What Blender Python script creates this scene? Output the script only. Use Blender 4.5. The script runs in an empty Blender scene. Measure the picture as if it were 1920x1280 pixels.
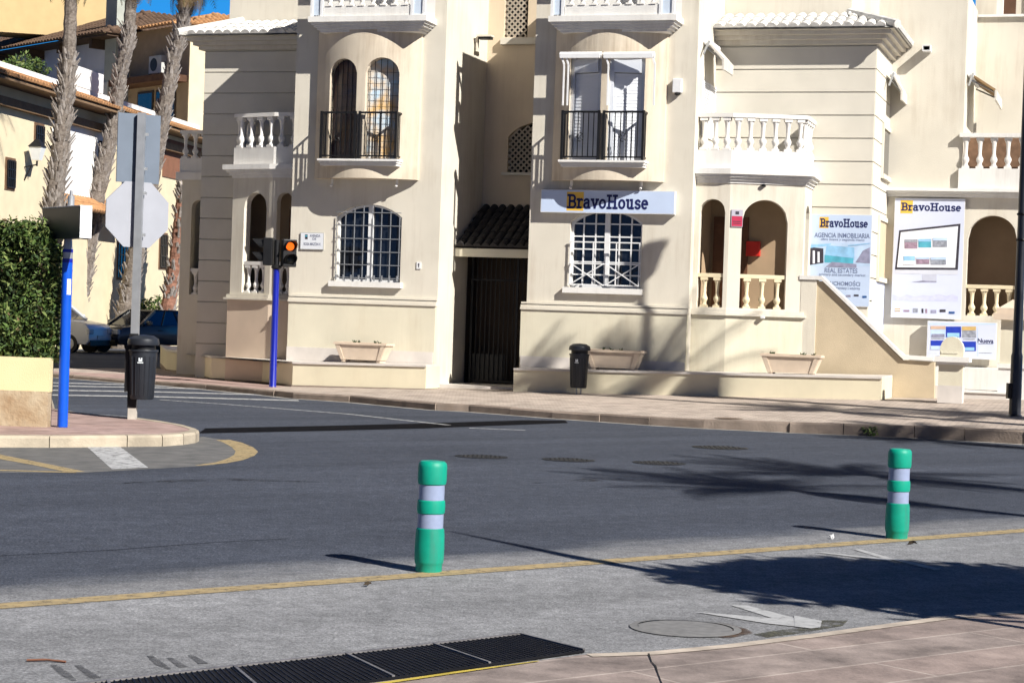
import bpy, bmesh, math, random
from mathutils import Vector, Matrix
R = math.radians
random.seed(7)
SC = bpy.context.scene
COL = SC.collection

# ---------------------------------------------------------------- camera
PW, PH, F = 1920.0, 1280.0, 3700.0      # photograph frame and focal length in its pixels
HOR, ROLL, CH = 594.0, 0.034, 1.74      # horizon row at the middle, roll, eye height
TH = math.atan((PH/2-HOR)/F)
_f = Vector((0, math.cos(TH), -math.sin(TH))); _r0 = Vector((1, 0, 0)); _u0 = Vector((0, math.sin(TH), math.cos(TH)))
_r = _r0*math.cos(ROLL)+_u0*math.sin(ROLL); _u = -_r0*math.sin(ROLL)+_u0*math.cos(ROLL)
CAM = Vector((0, 0, CH))
cd = bpy.data.cameras.new("camera"); cam = bpy.data.objects.new("camera", cd); COL.objects.link(cam)
cam.matrix_world = Matrix(((_r.x, _u.x, -_f.x, 0), (_r.y, _u.y, -_f.y, 0), (_r.z, _u.z, -_f.z, CH), (0, 0, 0, 1)))
cd.sensor_width = 36; cd.lens = 36*F/PW; cd.clip_start = .1; cd.clip_end = 3000
SC.camera = cam

# ---------------------------------------------------------------- light
LDIR = Vector((-0.925, 0.965, -1.0)).normalized()     # way the sunlight travels
w = bpy.data.worlds.new("World"); SC.world = w; w.use_nodes = True
nt = w.node_tree
sky = nt.nodes.new("ShaderNodeTexSky"); sky.sky_type = 'NISHITA'; sky.sun_disc = False
sky.sun_elevation = math.asin(-LDIR.z); sky.sun_rotation = math.atan2(-LDIR.x, -LDIR.y)
sky.altitude = 0; sky.air_density = 0.2; sky.dust_density = 0.0; sky.ozone_density = 10.0
bg = nt.nodes["Background"]; nt.links.new(sky.outputs[0], bg.inputs[0]); bg.inputs[1].default_value = 0.05
sd = bpy.data.lights.new("sun", 'SUN'); sd.energy = 5.0; sd.angle = R(0.5); sd.color = (1.0, .965, .90)
so = bpy.data.objects.new("sun", sd); COL.objects.link(so); so.rotation_euler = LDIR.to_track_quat('-Z', 'Y').to_euler()
so.location = (20, -20, 30)
SC.view_settings.view_transform = 'Standard'; SC.view_settings.look = 'None'
SC.view_settings.exposure = 0.66; SC.view_settings.gamma = 1.0
SC.cycles.max_bounces = 6; SC.cycles.diffuse_bounces = 2; SC.cycles.use_denoising = True

# ---------------------------------------------------------------- geometry of the place
YAW = R(17.5)
Q = Vector((1.12, 41.4, 0))                                 # a point at the foot of the tower fronts
UA = Vector((math.cos(YAW), -math.sin(YAW), 0)); NI = Vector((math.sin(YAW), math.cos(YAW), 0))

def ray(px, py): return _f+_r*((px-PW/2)/F)+_u*((PH/2-py)/F)
def FP(px, py, d=0.0):
    """facade frame (along, up) where a sight line meets the plane d metres in front of the towers"""
    v = ray(px, py); t = ((Q-NI*d-CAM).dot(NI))/v.dot(NI); p = CAM+v*t
    return (p-Q).dot(UA), p.z
def X(px, py, d=0.0): return FP(px, py, d)[0]
def Z(px, py, d=0.0): return FP(px, py, d)[1]
def GP(px, py, z=0.0):
    v = ray(px, py); t = (z-CH)/v.z; p = CAM+v*t
    return Vector((p.x, p.y, z))
def DP(px, py, dep):
    v = ray(px, py); return CAM+v*(dep/v.y)
def FW(u, d, z=0.0): return Q+UA*u-NI*d+Vector((0, 0, z))

# ---------------------------------------------------------------- materials
MATS = {}
def mat(name, col, rough=.8, var=.12, scale=4.0, bump=0.0, bscale=60.0, metal=0.0, spec=.3, col2=None, stain=0.0, stain_col=(.25, .18, .1), sscale=.7, emit=None, coat=0.0, streak=0.0, worn=0.0, wscale=9.0):
    if name in MATS: return MATS[name]
    m = bpy.data.materials.new(name); m.use_nodes = True; t = m.node_tree; b = t.nodes["Principled BSDF"]
    b.inputs["Roughness"].default_value = rough; b.inputs["Metallic"].default_value = metal
    b.inputs["Specular IOR Level"].default_value = spec
    if coat: b.inputs["Coat Weight"].default_value = coat
    tc = t.nodes.new("ShaderNodeTexCoord")
    n = t.nodes.new("ShaderNodeTexNoise"); n.inputs["Scale"].default_value = scale; n.inputs["Detail"].default_value = 5
    t.links.new(tc.outputs["Object"], n.inputs["Vector"])
    rp = t.nodes.new("ShaderNodeValToRGB")
    c2 = col2 or tuple(max(0, c*(1-var)) for c in col); c1 = tuple(min(1, c*(1+var*.6)) for c in col) if not col2 else col
    rp.color_ramp.elements[0].position = .3; rp.color_ramp.elements[1].position = .7
    rp.color_ramp.elements[0].color = (*c2, 1); rp.color_ramp.elements[1].color = (*c1, 1)
    t.links.new(n.outputs["Fac"], rp.inputs["Fac"]); out = rp.outputs["Color"]
    if stain > 0:
        mp = t.nodes.new("ShaderNodeMapping"); mp.inputs["Scale"].default_value = (1.6, 1.6, .35)
        t.links.new(tc.outputs["Object"], mp.inputs["Vector"])
        n2 = t.nodes.new("ShaderNodeTexNoise"); n2.inputs["Scale"].default_value = sscale; n2.inputs["Detail"].default_value = 8; n2.inputs["Roughness"].default_value = .65
        t.links.new(mp.outputs["Vector"], n2.inputs["Vector"])
        r2 = t.nodes.new("ShaderNodeValToRGB"); r2.color_ramp.elements[0].position = .55; r2.color_ramp.elements[1].position = .85
        r2.color_ramp.elements[0].color = (0, 0, 0, 1); r2.color_ramp.elements[1].color = (stain, stain, stain, 1)
        t.links.new(n2.outputs["Fac"], r2.inputs["Fac"])
        mx = t.nodes.new("ShaderNodeMixRGB"); mx.inputs[2].default_value = (*stain_col, 1)
        t.links.new(r2.outputs["Color"], mx.inputs[0]); t.links.new(out, mx.inputs[1]); out = mx.outputs[0]
    if streak > 0:      # rain streaks and fine grime
        mp = t.nodes.new("ShaderNodeMapping"); mp.inputs["Scale"].default_value = (7, 7, .55)
        t.links.new(tc.outputs["Object"], mp.inputs["Vector"])
        n2 = t.nodes.new("ShaderNodeTexNoise"); n2.inputs["Scale"].default_value = 1.0; n2.inputs["Detail"].default_value = 7; n2.inputs["Roughness"].default_value = .7
        t.links.new(mp.outputs["Vector"], n2.inputs["Vector"])
        n4 = t.nodes.new("ShaderNodeTexNoise"); n4.inputs["Scale"].default_value = .8; n4.inputs["Detail"].default_value = 3; t.links.new(tc.outputs["Object"], n4.inputs["Vector"])
        mm = t.nodes.new("ShaderNodeMath"); mm.operation = 'MULTIPLY'; t.links.new(n2.outputs["Fac"], mm.inputs[0]); t.links.new(n4.outputs["Fac"], mm.inputs[1])
        r2 = t.nodes.new("ShaderNodeValToRGB"); r2.color_ramp.elements[0].position = .24; r2.color_ramp.elements[1].position = .46
        r2.color_ramp.elements[0].color = (0, 0, 0, 1); r2.color_ramp.elements[1].color = (streak,)*3+(1,)
        t.links.new(mm.outputs[0], r2.inputs["Fac"])
        mx = t.nodes.new("ShaderNodeMixRGB"); mx.inputs[2].default_value = (*stain_col, 1)
        t.links.new(r2.outputs["Color"], mx.inputs[0]); t.links.new(out, mx.inputs[1]); out = mx.outputs[0]
    t.links.new(out, b.inputs["Base Color"])
    if bump > 0:
        n3 = t.nodes.new("ShaderNodeTexNoise"); n3.inputs["Scale"].default_value = bscale; n3.inputs["Detail"].default_value = 4
        t.links.new(tc.outputs["Object"], n3.inputs["Vector"])
        bp = t.nodes.new("ShaderNodeBump"); bp.inputs["Strength"].default_value = bump; bp.inputs["Distance"].default_value = .02
        t.links.new(n3.outputs["Fac"], bp.inputs["Height"]); t.links.new(bp.outputs["Normal"], b.inputs["Normal"])
    if worn > 0:        # paint or dirt worn through to the ground below
        n5 = t.nodes.new("ShaderNodeTexNoise"); n5.inputs["Scale"].default_value = wscale; n5.inputs["Detail"].default_value = 10; n5.inputs["Roughness"].default_value = .75
        t.links.new(tc.outputs["Object"], n5.inputs["Vector"])
        r5 = t.nodes.new("ShaderNodeValToRGB"); r5.color_ramp.elements[0].position = worn-.10; r5.color_ramp.elements[1].position = worn+.10
        t.links.new(n5.outputs["Fac"], r5.inputs["Fac"]); t.links.new(r5.outputs["Color"], b.inputs["Alpha"])
    if emit:
        b.inputs["Emission Color"].default_value = (*emit[0], 1); b.inputs["Emission Strength"].default_value = emit[1]
    MATS[name] = m
    return m

STUCCO = mat("cream stucco", (.70, .65, .55), .9, .06, 1.2, .25, 90, stain=.3, stain_col=(.40, .32, .23), streak=.42)
PLINTH = mat("yellow cream plinth stucco", (.70, .65, .51), .9, .06, 1.5, .25, 90, stain=.35, stain_col=(.45, .36, .24), streak=.35)
TAN = mat("tan rough stucco", (.56, .46, .32), .92, .1, 2.0, .35, 60, stain=.5, stain_col=(.4, .3, .2))
WHITE = mat("white painted masonry", (.80, .78, .74), .75, .05, 2.5, .12, 80, stain=.35, stain_col=(.40, .35, .30), streak=.35)
BALW = mat("white cast balustrade", (.80, .77, .72), .7, .06, 6)
BALC = mat("cream cast balustrade", (.74, .63, .43), .75, .07, 6)
TILEW = mat("bleached roof tile", (.70, .68, .64), .8, .25, 9, .2, 40, stain=.4, stain_col=(.25, .22, .2), sscale=3)
TILED = mat("dark roof tile", (.035, .032, .032), .8, .3, 9)
TILEO = mat("terracotta roof tile", (.42, .22, .10), .85, .35, 6, .2, 40)
TILEB = mat("old brown roof tile", (.12, .075, .05), .9, .35, 5)
MARBLE = mat("pale stone skirting", (.66, .61, .56), .5, .12, 3)
KERB = mat("weathered kerb stone", (.27, .215, .175), .9, .25, 3, .4, 30, stain=.5, stain_col=(.22, .15, .1), sscale=2)
IRON = mat("black iron", (.018, .018, .02), .45, .2, 8, metal=.3)
WMET = mat("white painted metal", (.78, .78, .78), .4, .04, 6)
GALV = mat("galvanised steel", (.42, .43, .44), .45, .12, 7, metal=.55)
SIGNB = mat("grey sign back", (.15, .18, .225), .5, .08, 3, metal=.25, stain=.25, stain_col=(.3, .3, .32))
GLASS = mat("dark window glass", (.012, .015, .022), .06, .3, 2, spec=.6)
DARK = mat("dark interior", (.02, .018, .016), .95, .2, 2)
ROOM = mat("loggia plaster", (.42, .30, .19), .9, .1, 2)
BLUE = mat("blue painted steel", (.004, .085, .60), .35, .08, 8, spec=.5)
BLUED = mat("deep blue painted steel", (.004, .012, .29), .35, .1, 8, spec=.5)
BINM = mat("charcoal plastic", (.020, .023, .030), .45, .15, 6, spec=.4)
GREEN = mat("green plastic", (.0, .31, .205), .5, .2, 5, spec=.35, stain=.75, stain_col=(.06, .16, .13), sscale=4, streak=.7)
REFL = mat("reflective white band", (.27, .32, .46), .3, .06, 30, spec=.6)
TERRA = mat("sand cast planter", (.66, .54, .42), .85, .08, 5, .15, 60, stain=.3)
SOIL = mat("dry soil", (.06, .045, .03), 1, .3, 12)
BLACK = mat("black plastic", (.012, .012, .013), .5, .2, 5)
NAVY = mat("navy sign paint", (.012, .018, .10), .5, .05, 5)
YEL = mat("amber sign square", (.80, .50, .08), .5, .05, 5)
SIGNW = mat("pale blue white sign face", (.56, .66, .85), .45, .03, 3)
PAPER = mat("white poster vinyl", (.62, .66, .80), .45, .03, 3)
LEAF = [mat("leaf green", (.075, .125, .028), .6, .3, 3, spec=.3), mat("leaf pale green", (.15, .19, .055), .6, .3, 3, spec=.3), mat("leaf dark green", (.032, .06, .018), .65, .3, 3, spec=.3)]
FROND = [mat("palm green", (.055, .085, .020), .55, .3, 3), mat("palm dark green", (.03, .05, .015), .6, .3, 3), mat("dry palm leaf", (.22, .15, .08), .8, .3, 3)]
BARK = mat("palm bark", (.25, .215, .185), .95, .45, 14, .8, 25, col2=(.10, .08, .068))
BOOT = mat("palm leaf base", (.37, .335, .31), .95, .4, 9, .5, 30, col2=(.19, .16, .14))
WOOD = mat("tree bark", (.09, .065, .045), .95, .3, 8, .5, 20)

# ---------------------------------------------------------------- mesh builder
class MB:
    def __init__(s): s.v = []; s.f = []; s.m = []; s.M = None
    def _a(s, p):
        p = Vector(p)
        if s.M is not None: p = s.M @ p
        s.v.append(p); return len(s.v)-1
    def poly(s, pts, m=0):
        s.f.append([s._a(p) for p in pts]); s.m.append(m)
    def quad(s, a, b, c, d, m=0): s.poly((a, b, c, d), m)
    def box(s, x0, x1, y0, y1, z0, z1, m=0):
        if x0 > x1: x0, x1 = x1, x0
        if y0 > y1: y0, y1 = y1, y0
        if z0 > z1: z0, z1 = z1, z0
        i = [s._a(p) for p in ((x0, y0, z0), (x1, y0, z0), (x1, y1, z0), (x0, y1, z0), (x0, y0, z1), (x1, y0, z1), (x1, y1, z1), (x0, y1, z1))]
        for q in ((3, 2, 1, 0), (4, 5, 6, 7), (0, 1, 5, 4), (1, 2, 6, 5), (2, 3, 7, 6), (3, 0, 4, 7)):
            s.f.append([i[k] for k in q]); s.m.append(m)
    def loft(s, loops, m=0, cap=True, closed=True):
        idx = [[s._a(p) for p in l] for l in loops]; n = len(loops[0])
        for a, b in zip(idx, idx[1:]):
            for k in range(n if closed else n-1):
                s.f.append([a[k], a[(k+1) % n], b[(k+1) % n], b[k]]); s.m.append(m)
        if cap:
            s.f.append(idx[0][::-1]); s.m.append(m); s.f.append(idx[-1]); s.m.append(m)
    def prism(s, pts, z0, z1, m=0):          # pts in XY
        s.loft([[(p[0], p[1], z0) for p in pts], [(p[0], p[1], z1) for p in pts]], m)
    def prismY(s, pts, y0, y1, m=0):         # pts in XZ
        s.loft([[(p[0], y0, p[1]) for p in pts], [(p[0], y1, p[1]) for p in pts]], m)
    def lathe(s, prof, n=16, c=(0, 0, 0), m=0):
        s.loft([[(c[0]+r*math.cos(2*math.pi*k/n), c[1]+r*math.sin(2*math.pi*k/n), c[2]+z) for k in range(n)] for r, z in prof], m)
    def path(s, pts, rad, n=8, m=0, cap=True):
        pts = [Vector(p) for p in pts]; rad = rad if hasattr(rad, '__len__') else [rad]*len(pts)
        loops = []
        for i, p in enumerate(pts):
            d = (pts[min(i+1, len(pts)-1)]-pts[max(i-1, 0)]).normalized()
            a = d.cross(Vector((0, 0, 1)) if abs(d.z) < .9 else Vector((1, 0, 0))).normalized(); b = d.cross(a)
            loops.append([p+(a*math.cos(2*math.pi*k/n)+b*math.sin(2*math.pi*k/n))*rad[i] for k in range(n)])
        s.loft(loops, m, cap)
    def bar(s, a, b, wx, wy=None, m=0):      # square bar between two points
        a = Vector(a); b = Vector(b); wy = wy or wx; d = (b-a).normalized()
        e = d.cross(Vector((0, 0, 1)) if abs(d.z) < .9 else Vector((0, 1, 0))).normalized(); g = d.cross(e)
        s.loft([[p+e*wx/2*i+g*wy/2*j for i, j in ((-1, -1), (1, -1), (1, 1), (-1, 1))] for p in (a, b)], m)
    def data(s, name, mats, smooth=False, bevel=0):
        me = bpy.data.meshes.new(name); me.from_pydata([tuple(p) for p in s.v], [], s.f)
        for x in (mats if isinstance(mats, (list, tuple)) else [mats]): me.materials.append(x)
        for p, k in zip(me.polygons, s.m): p.material_index = k
        b = bmesh.new(); b.from_mesh(me); bmesh.ops.recalc_face_normals(b, faces=b.faces)
        if bevel > 0:
            bmesh.ops.bevel(b, geom=[e for e in b.edges if len(e.link_faces) == 2 and e.calc_face_angle(0) > .5], offset=bevel, segments=2, affect='EDGES', profile=.6)
        b.to_mesh(me); b.free()
        if smooth:
            me.polygons.foreach_set("use_smooth", [True]*len(me.polygons)); me.set_sharp_from_angle(angle=R(40))
        return me
    def build(s, name, mats, parent=None, smooth=False, bevel=0, **kw):
        o = bpy.data.objects.new(name, s.data(name, mats, smooth, bevel)); COL.objects.link(o)
        if parent is not None: o.parent = parent
        for k, v in kw.items(): o[k] = v
        return o

def link(name, me, parent=None, loc=None, rot=None, **kw):
    o = bpy.data.objects.new(name, me); COL.objects.link(o)
    if parent is not None: o.parent = parent
    if loc is not None: o.location = loc
    if rot is not None: o.rotation_euler = rot
    for k, v in kw.items(): o[k] = v
    return o
def thing(name, label, cat, loc=(0, 0, 0), rz=0.0, group=None):
    o = bpy.data.objects.new(name, None); COL.objects.link(o); o.location = loc; o.rotation_euler = (0, 0, rz); o.empty_display_size = .2
    o["label"] = label; o["category"] = cat
    if group: o["group"] = group
    return o
def fthing(name, label, cat, u=0, d=0, z=0, rz=0.0, group=None): return thing(name, label, cat, FW(u, d, z), -YAW+rz, group)
def tag(o, label, cat, group=None):
    o["label"] = label; o["category"] = cat
    if group: o["group"] = group
    return o
def dup(root, label=None):
    r = root.copy(); COL.objects.link(r)
    if label: r["label"] = label
    for ch in root.children:
        c = ch.copy(); COL.objects.link(c); c.parent = r
        for g in ch.children:
            e = g.copy(); COL.objects.link(e); e.parent = c
    return r

def hole(x0, x1, z0, zt, rise=0.0): return dict(x0=x0, x1=x1, z0=z0, zt=zt, rise=rise)     # zt is the crown of the arch
def htop(h, x):
    if h["rise"] <= 0: return h["zt"]
    hw = (h["x1"]-h["x0"])/2; xc = (h["x0"]+h["x1"])/2; r = min(h["rise"], hw); RR = (hw*hw+r*r)/(2*r)
    return h["zt"]-RR+math.sqrt(max(0, RR*RR-(x-xc)**2))
def stripwall(mb, x0, x1, z0, z1, holes, fm, th=.25, m=0, mr=None, step=None, segs=18):
    """wall surface with openings; fm(x, depth, z) gives the point, depth runs into the wall"""
    mr = m if mr is None else mr
    xs = {round(x0, 5), round(x1, 5)}
    for h in holes:
        k = segs if h["rise"] > 0 else 1
        for i in range(k+1): xs.add(round(h["x0"]+(h["x1"]-h["x0"])*i/k, 5))
    if step:
        k = max(1, int((x1-x0)/step))
        for i in range(k+1): xs.add(round(x0+(x1-x0)*i/k, 5))
    xs = sorted(x for x in xs if x0-2e-5 <= x <= x1+2e-5)
    for a, b in zip(xs, xs[1:]):
        if b-a < 1e-4: continue
        xm = (a+b)/2; hs = sorted([h for h in holes if h["x0"] < xm < h["x1"]], key=lambda h: h["z0"])
        za = zb = z0
        for h in hs:
            ta, tb = htop(h, a), htop(h, b)
            if h["z0"] > za+1e-4 or h["z0"] > zb+1e-4: mb.quad(fm(a, 0, za), fm(b, 0, zb), fm(b, 0, h["z0"]), fm(a, 0, h["z0"]), m)
            mb.quad(fm(a, 0, ta), fm(b, 0, tb), fm(b, th, tb), fm(a, th, ta), mr)
            mb.quad(fm(a, 0, h["z0"]), fm(b, 0, h["z0"]), fm(b, th, h["z0"]), fm(a, th, h["z0"]), mr)
            za, zb = ta, tb
        mb.quad(fm(a, 0, za), fm(b, 0, zb), fm(b, 0, z1), fm(a, 0, z1), m)
    for h in holes:
        for x in (h["x0"], h["x1"]):
            mb.quad(fm(x, 0, h["z0"]), fm(x, th, h["z0"]), fm(x, th, htop(h, x)), fm(x, 0, htop(h, x)), mr)
def arch_pts(h, n=16):
    return [(h["x0"], h["z0"]), (h["x1"], h["z0"])]+[(h["x1"]+(h["x0"]-h["x1"])*i/n, htop(h, h["x1"]+(h["x0"]-h["x1"])*i/n)) for i in range(n+1)]
def plane_map(p, ex, ey):
    """fm for a straight wall: p start, ex along, ey inward (facade frame, 2D)"""
    return lambda x, dp, z: Vector((p[0]+ex[0]*x+ey[0]*dp, p[1]+ex[1]*x+ey[1]*dp, z))

# --- writing
def text_data(s, size, m, bold=0.0, align='CENTER'):
    c = bpy.data.curves.new("text", 'FONT'); c.body = s; c.size = size; c.align_x = align; c.offset = bold; c.resolution_u = 3
    o = bpy.data.objects.new("text", c); COL.objects.link(o)
    dg = bpy.context.evaluated_depsgraph_get(); me = bpy.data.meshes.new_from_object(o.evaluated_get(dg))
    bpy.data.objects.remove(o); bpy.data.curves.remove(c)
    me.transform(Matrix.Rotation(R(90), 4, 'X')); me.materials.clear(); me.materials.append(m)
    return me
def arc(cx, cy, rx, ry, a0, a1, n=8): return [(cx+rx*math.cos(R(a0+(a1-a0)*i/n)), cy+ry*math.sin(R(a0+(a1-a0)*i/n))) for i in range(n+1)]
GL = {
 'B': (.74, [[(.0, .95), (.42, .95)]+arc(.42, .73, .2, .22, 90, -90)+[(.18, .51)], [(.42, .51)]+arc(.44, .28, .22, .23, 90, -90)+[(0, .05)], [(.18, 0), (.18, 1)]]),
 'r': (.52, [[(.18, 0), (.18, .7)], [(.02, .05), (.38, .05)], [(.02, .65), (.18, .65)], [(.18, .45), (.28, .62), (.38, .66), (.48, .6)]]),
 'a': (.62, [[(.08, .54)]+arc(.27, .5, .17, .16, 130, 0)+[(.44, .0)], [(.44, .4), (.28, .41)]+arc(.25, .21, .17, .18, 90, 300)+[(.44, .14)], [(.44, .05), (.58, .05)]]),
 'v': (.62, [[(.1, .68), (.31, .03), (.52, .68)], [(.0, .65), (.22, .65)], [(.4, .65), (.62, .65)]]),
 'o': (.62, [arc(.3, .34, .22, .29, 0, 360, 16)]),
 'H': (.92, [[(.2, 0), (.2, 1)], [(.7, 0), (.7, 1)], [(.2, .51), (.7, .51)], [(.02, .05), (.38, .05)], [(.52, .05), (.88, .05)], [(.02, .95), (.38, .95)], [(.52, .95), (.88, .95)]]),
 'u': (.68, [[(.16, .68), (.16, .22)]+arc(.3, .2, .14, .15, 180, 300)+[(.48, .18)], [(.48, .7), (.48, 0)], [(.02, .65), (.16, .65)], [(.34, .65), (.48, .65)], [(.48, .05), (.62, .05)]]),
 's': (.5, [[(.42, .52)]+arc(.25, .5, .16, .13, 40, 250)+arc(.25, .19, .17, .15, 70, -140)+[(.06, .16)]]),
 'e': (.58, [[(.08, .36), (.5, .36)]+arc(.29, .34, .21, .29, 0, 310, 14)]),
}
def slab_word(mb, word, x0, z0, wid, hgt, y, t=.15, m=0):
    """bold slab-serif lettering drawn as flat strokes on a sign face"""
    tot = sum(GL[c][0]+.04 for c in word); k = wid/tot; cx = 0; e = 0
    for c in word:
        a, strokes = GL[c]
        for s in strokes:
            for p, q in zip(s, s[1:]):
                p = Vector((p[0], p[1])); q = Vector((q[0], q[1])); dd = q-p
                if dd.length < 1e-4: continue
                dd.normalize(); nn = Vector((-dd.y, dd.x))*t/2; ex = dd*t*.25
                e += 1; yy = y-.00012*(e % 12)
                mb.poly([(x0+(cx+c2.x)*k, yy, z0+c2.y*hgt) for c2 in (p-ex+nn, p-ex-nn, q+ex-nn, q+ex+nn)], m)
        cx += a+.04
def patch(mb, x0, x1, z0, z1, y, m=0): mb.quad((x0, y, z0), (x1, y, z0), (x1, y, z1), (x0, y, z1), m)
# ---------------------------------------------------------------- ground, roads and pavements
# clear sky behind the houses, a curved band far away on its own distance
skm = bpy.data.materials.new("clear blue sky"); skm.use_nodes = True; _t = skm.node_tree; _t.nodes.remove(_t.nodes["Principled BSDF"])
_e = _t.nodes.new("ShaderNodeEmission"); _g = _t.nodes.new("ShaderNodeNewGeometry"); _s = _t.nodes.new("ShaderNodeSeparateXYZ"); _m = _t.nodes.new("ShaderNodeMapRange"); _c = _t.nodes.new("ShaderNodeValToRGB")
_m.inputs[1].default_value = 0; _m.inputs[2].default_value = 420; _c.color_ramp.elements[0].color = (.03, .27, .60, 1); _c.color_ramp.elements[1].color = (.002, .10, .46, 1)
for a, b in ((_g.outputs["Position"], _s.inputs[0]), (_s.outputs["Z"], _m.inputs[0]), (_m.outputs[0], _c.inputs["Fac"]), (_c.outputs["Color"], _e.inputs["Color"]), (_e.outputs[0], _t.nodes["Material Output"].inputs["Surface"])): _t.links.new(a, b)
sk = MB(); _n = 40
for i in range(_n):
    a0, a1 = R(-75+150*i/_n), R(-75+150*(i+1)/_n)
    for (r0, z0), (r1, z1) in (((1000, -5), (980, 160)), ((980, 160), (900, 330)), ((900, 330), (760, 480))): sk.quad((r0*math.sin(a0), r0*math.cos(a0), z0), (r0*math.sin(a1), r0*math.cos(a1), z0), (r1*math.sin(a1), r1*math.cos(a1), z1), (r1*math.sin(a0), r1*math.cos(a0), z1))
sk.build("sky", skm, smooth=True, kind="structure")
from mathutils.bvhtree import BVHTree
L0 = GP(0, 1135); L1 = GP(1900, 995); LD = (L1-L0).normalized(); LN = Vector((-LD.y, LD.x, 0))     # the yellow line beside the bollards

def asphalt_material():
    m = bpy.data.materials.new("worn asphalt"); m.use_nodes = True; t = m.node_tree; b = t.nodes["Principled BSDF"]; lk = t.links.new
    b.inputs["Roughness"].default_value = .9; b.inputs["Specular IOR Level"].default_value = .12
    geo = t.nodes.new("ShaderNodeNewGeometry")
    def dot(v, off):
        s = t.nodes.new("ShaderNodeVectorMath"); s.operation = 'SUBTRACT'; s.inputs[1].default_value = off; lk(geo.outputs["Position"], s.inputs[0])
        d = t.nodes.new("ShaderNodeVectorMath"); d.operation = 'DOT_PRODUCT'; d.inputs[1].default_value = v; lk(s.outputs[0], d.inputs[0]); return d.outputs["Value"]
    sa, ta = dot(LN, L0), dot(LD, L0)
    cx = t.nodes.new("ShaderNodeCombineXYZ"); lk(ta, cx.inputs[0]); lk(sa, cx.inputs[1])
    def noise(vec, sx, sy, scale, det=4, rough=.55):
        mp = t.nodes.new("ShaderNodeMapping"); mp.inputs["Scale"].default_value = (sx, sy, 1); lk(vec, mp.inputs["Vector"])
        n = t.nodes.new("ShaderNodeTexNoise"); n.inputs["Scale"].default_value = scale; n.inputs["Detail"].default_value = det; n.inputs["Roughness"].default_value = rough
        lk(mp.outputs[0], n.inputs["Vector"]); return n.outputs["Fac"]
    def math_(op, a, b2=None, c=None):
        n = t.nodes.new("ShaderNodeMath"); n.operation = op
        for i, x in enumerate((a, b2, c)):
            if x is None: continue
            if isinstance(x, (int, float)): n.inputs[i].default_value = x
            else: lk(x, n.inputs[i])
        return n.outputs[0]
    def ramp(f, stops):
        r = t.nodes.new("ShaderNodeValToRGB"); e = r.color_ramp.elements
        while len(e) < len(stops): e.new(.5)
        for k, (p, c) in zip(e, stops): k.position = p; k.color = (*c, 1) if hasattr(c, '__len__') else (c, c, c, 1)
        lk(f, r.inputs["Fac"]); return r.outputs["Color"]
    def mix(f, a, b2, mode='MIX'):
        n = t.nodes.new("ShaderNodeMixRGB"); n.blend_type = mode
        for i, x in enumerate((f, a, b2)):
            if isinstance(x, (int, float)): n.inputs[i].default_value = x
            elif isinstance(x, tuple): n.inputs[i].default_value = (*x, 1)
            else: lk(x, n.inputs[i])
        return n.outputs[0]
    # pale dusty parking strip on this side of the line, darker polished lanes beyond
    edge = math_('ADD', sa, math_('MULTIPLY', math_('SUBTRACT', noise(cx.outputs[0], .4, 1.5, 1.2, 6), .5), 1.1))
    mr = t.nodes.new("ShaderNodeMapRange"); mr.interpolation_type = 'SMOOTHSTEP'; mr.inputs[1].default_value = .25; mr.inputs[2].default_value = 1.0
    lk(edge, mr.inputs[0])
    fine = noise(geo.outputs["Position"], 1, 1, 55, 3, .7); mid = noise(geo.outputs["Position"], 1, 1, 14, 6, .7); lane = noise(cx.outputs[0], .06, 1.1, 1.0, 5); big = noise(geo.outputs["Position"], 1, 1, .35, 5)
    pale = ramp(fine, [(.32, (.125, .127, .134)), (.5, (.235, .236, .244)), (.68, (.35, .35, .355))])
    dark = ramp(fine, [(.30, (.028, .032, .044)), (.5, (.062, .070, .091)), (.72, (.135, .146, .175))])
    c = mix(mr.outputs[0], pale, dark)
    c = mix(.65, c, ramp(mid, [(.3, .55), (.7, 1.35)]), 'MULTIPLY')
    c = mix(.7, c, ramp(noise(geo.outputs['Position'], 1, 1, 5, 8, .75), [(.35, .72), (.65, 1.25)]), 'MULTIPLY')
    c = mix(.7, c, ramp(lane, [(.3, .72), (.55, 1.0), (.75, 1.3)]), 'MULTIPLY')
    c = mix(.6, c, ramp(big, [(.3, .8), (.7, 1.2)]), 'MULTIPLY')
    sp = noise(geo.outputs["Position"], 1, 1, 23, 2, .9)
    c = mix(ramp(sp, [(.72, 0.0), (.78, .8)]), c, (.035, .034, .033))
    lk(c, b.inputs["Base Color"])
    bp = t.nodes.new("ShaderNodeBump"); bp.inputs["Strength"].default_value = .5; bp.inputs["Distance"].default_value = .012
    lk(fine, bp.inputs["Height"]); lk(bp.outputs[0], b.inputs["Normal"]); return m
ASPH = asphalt_material()
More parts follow.
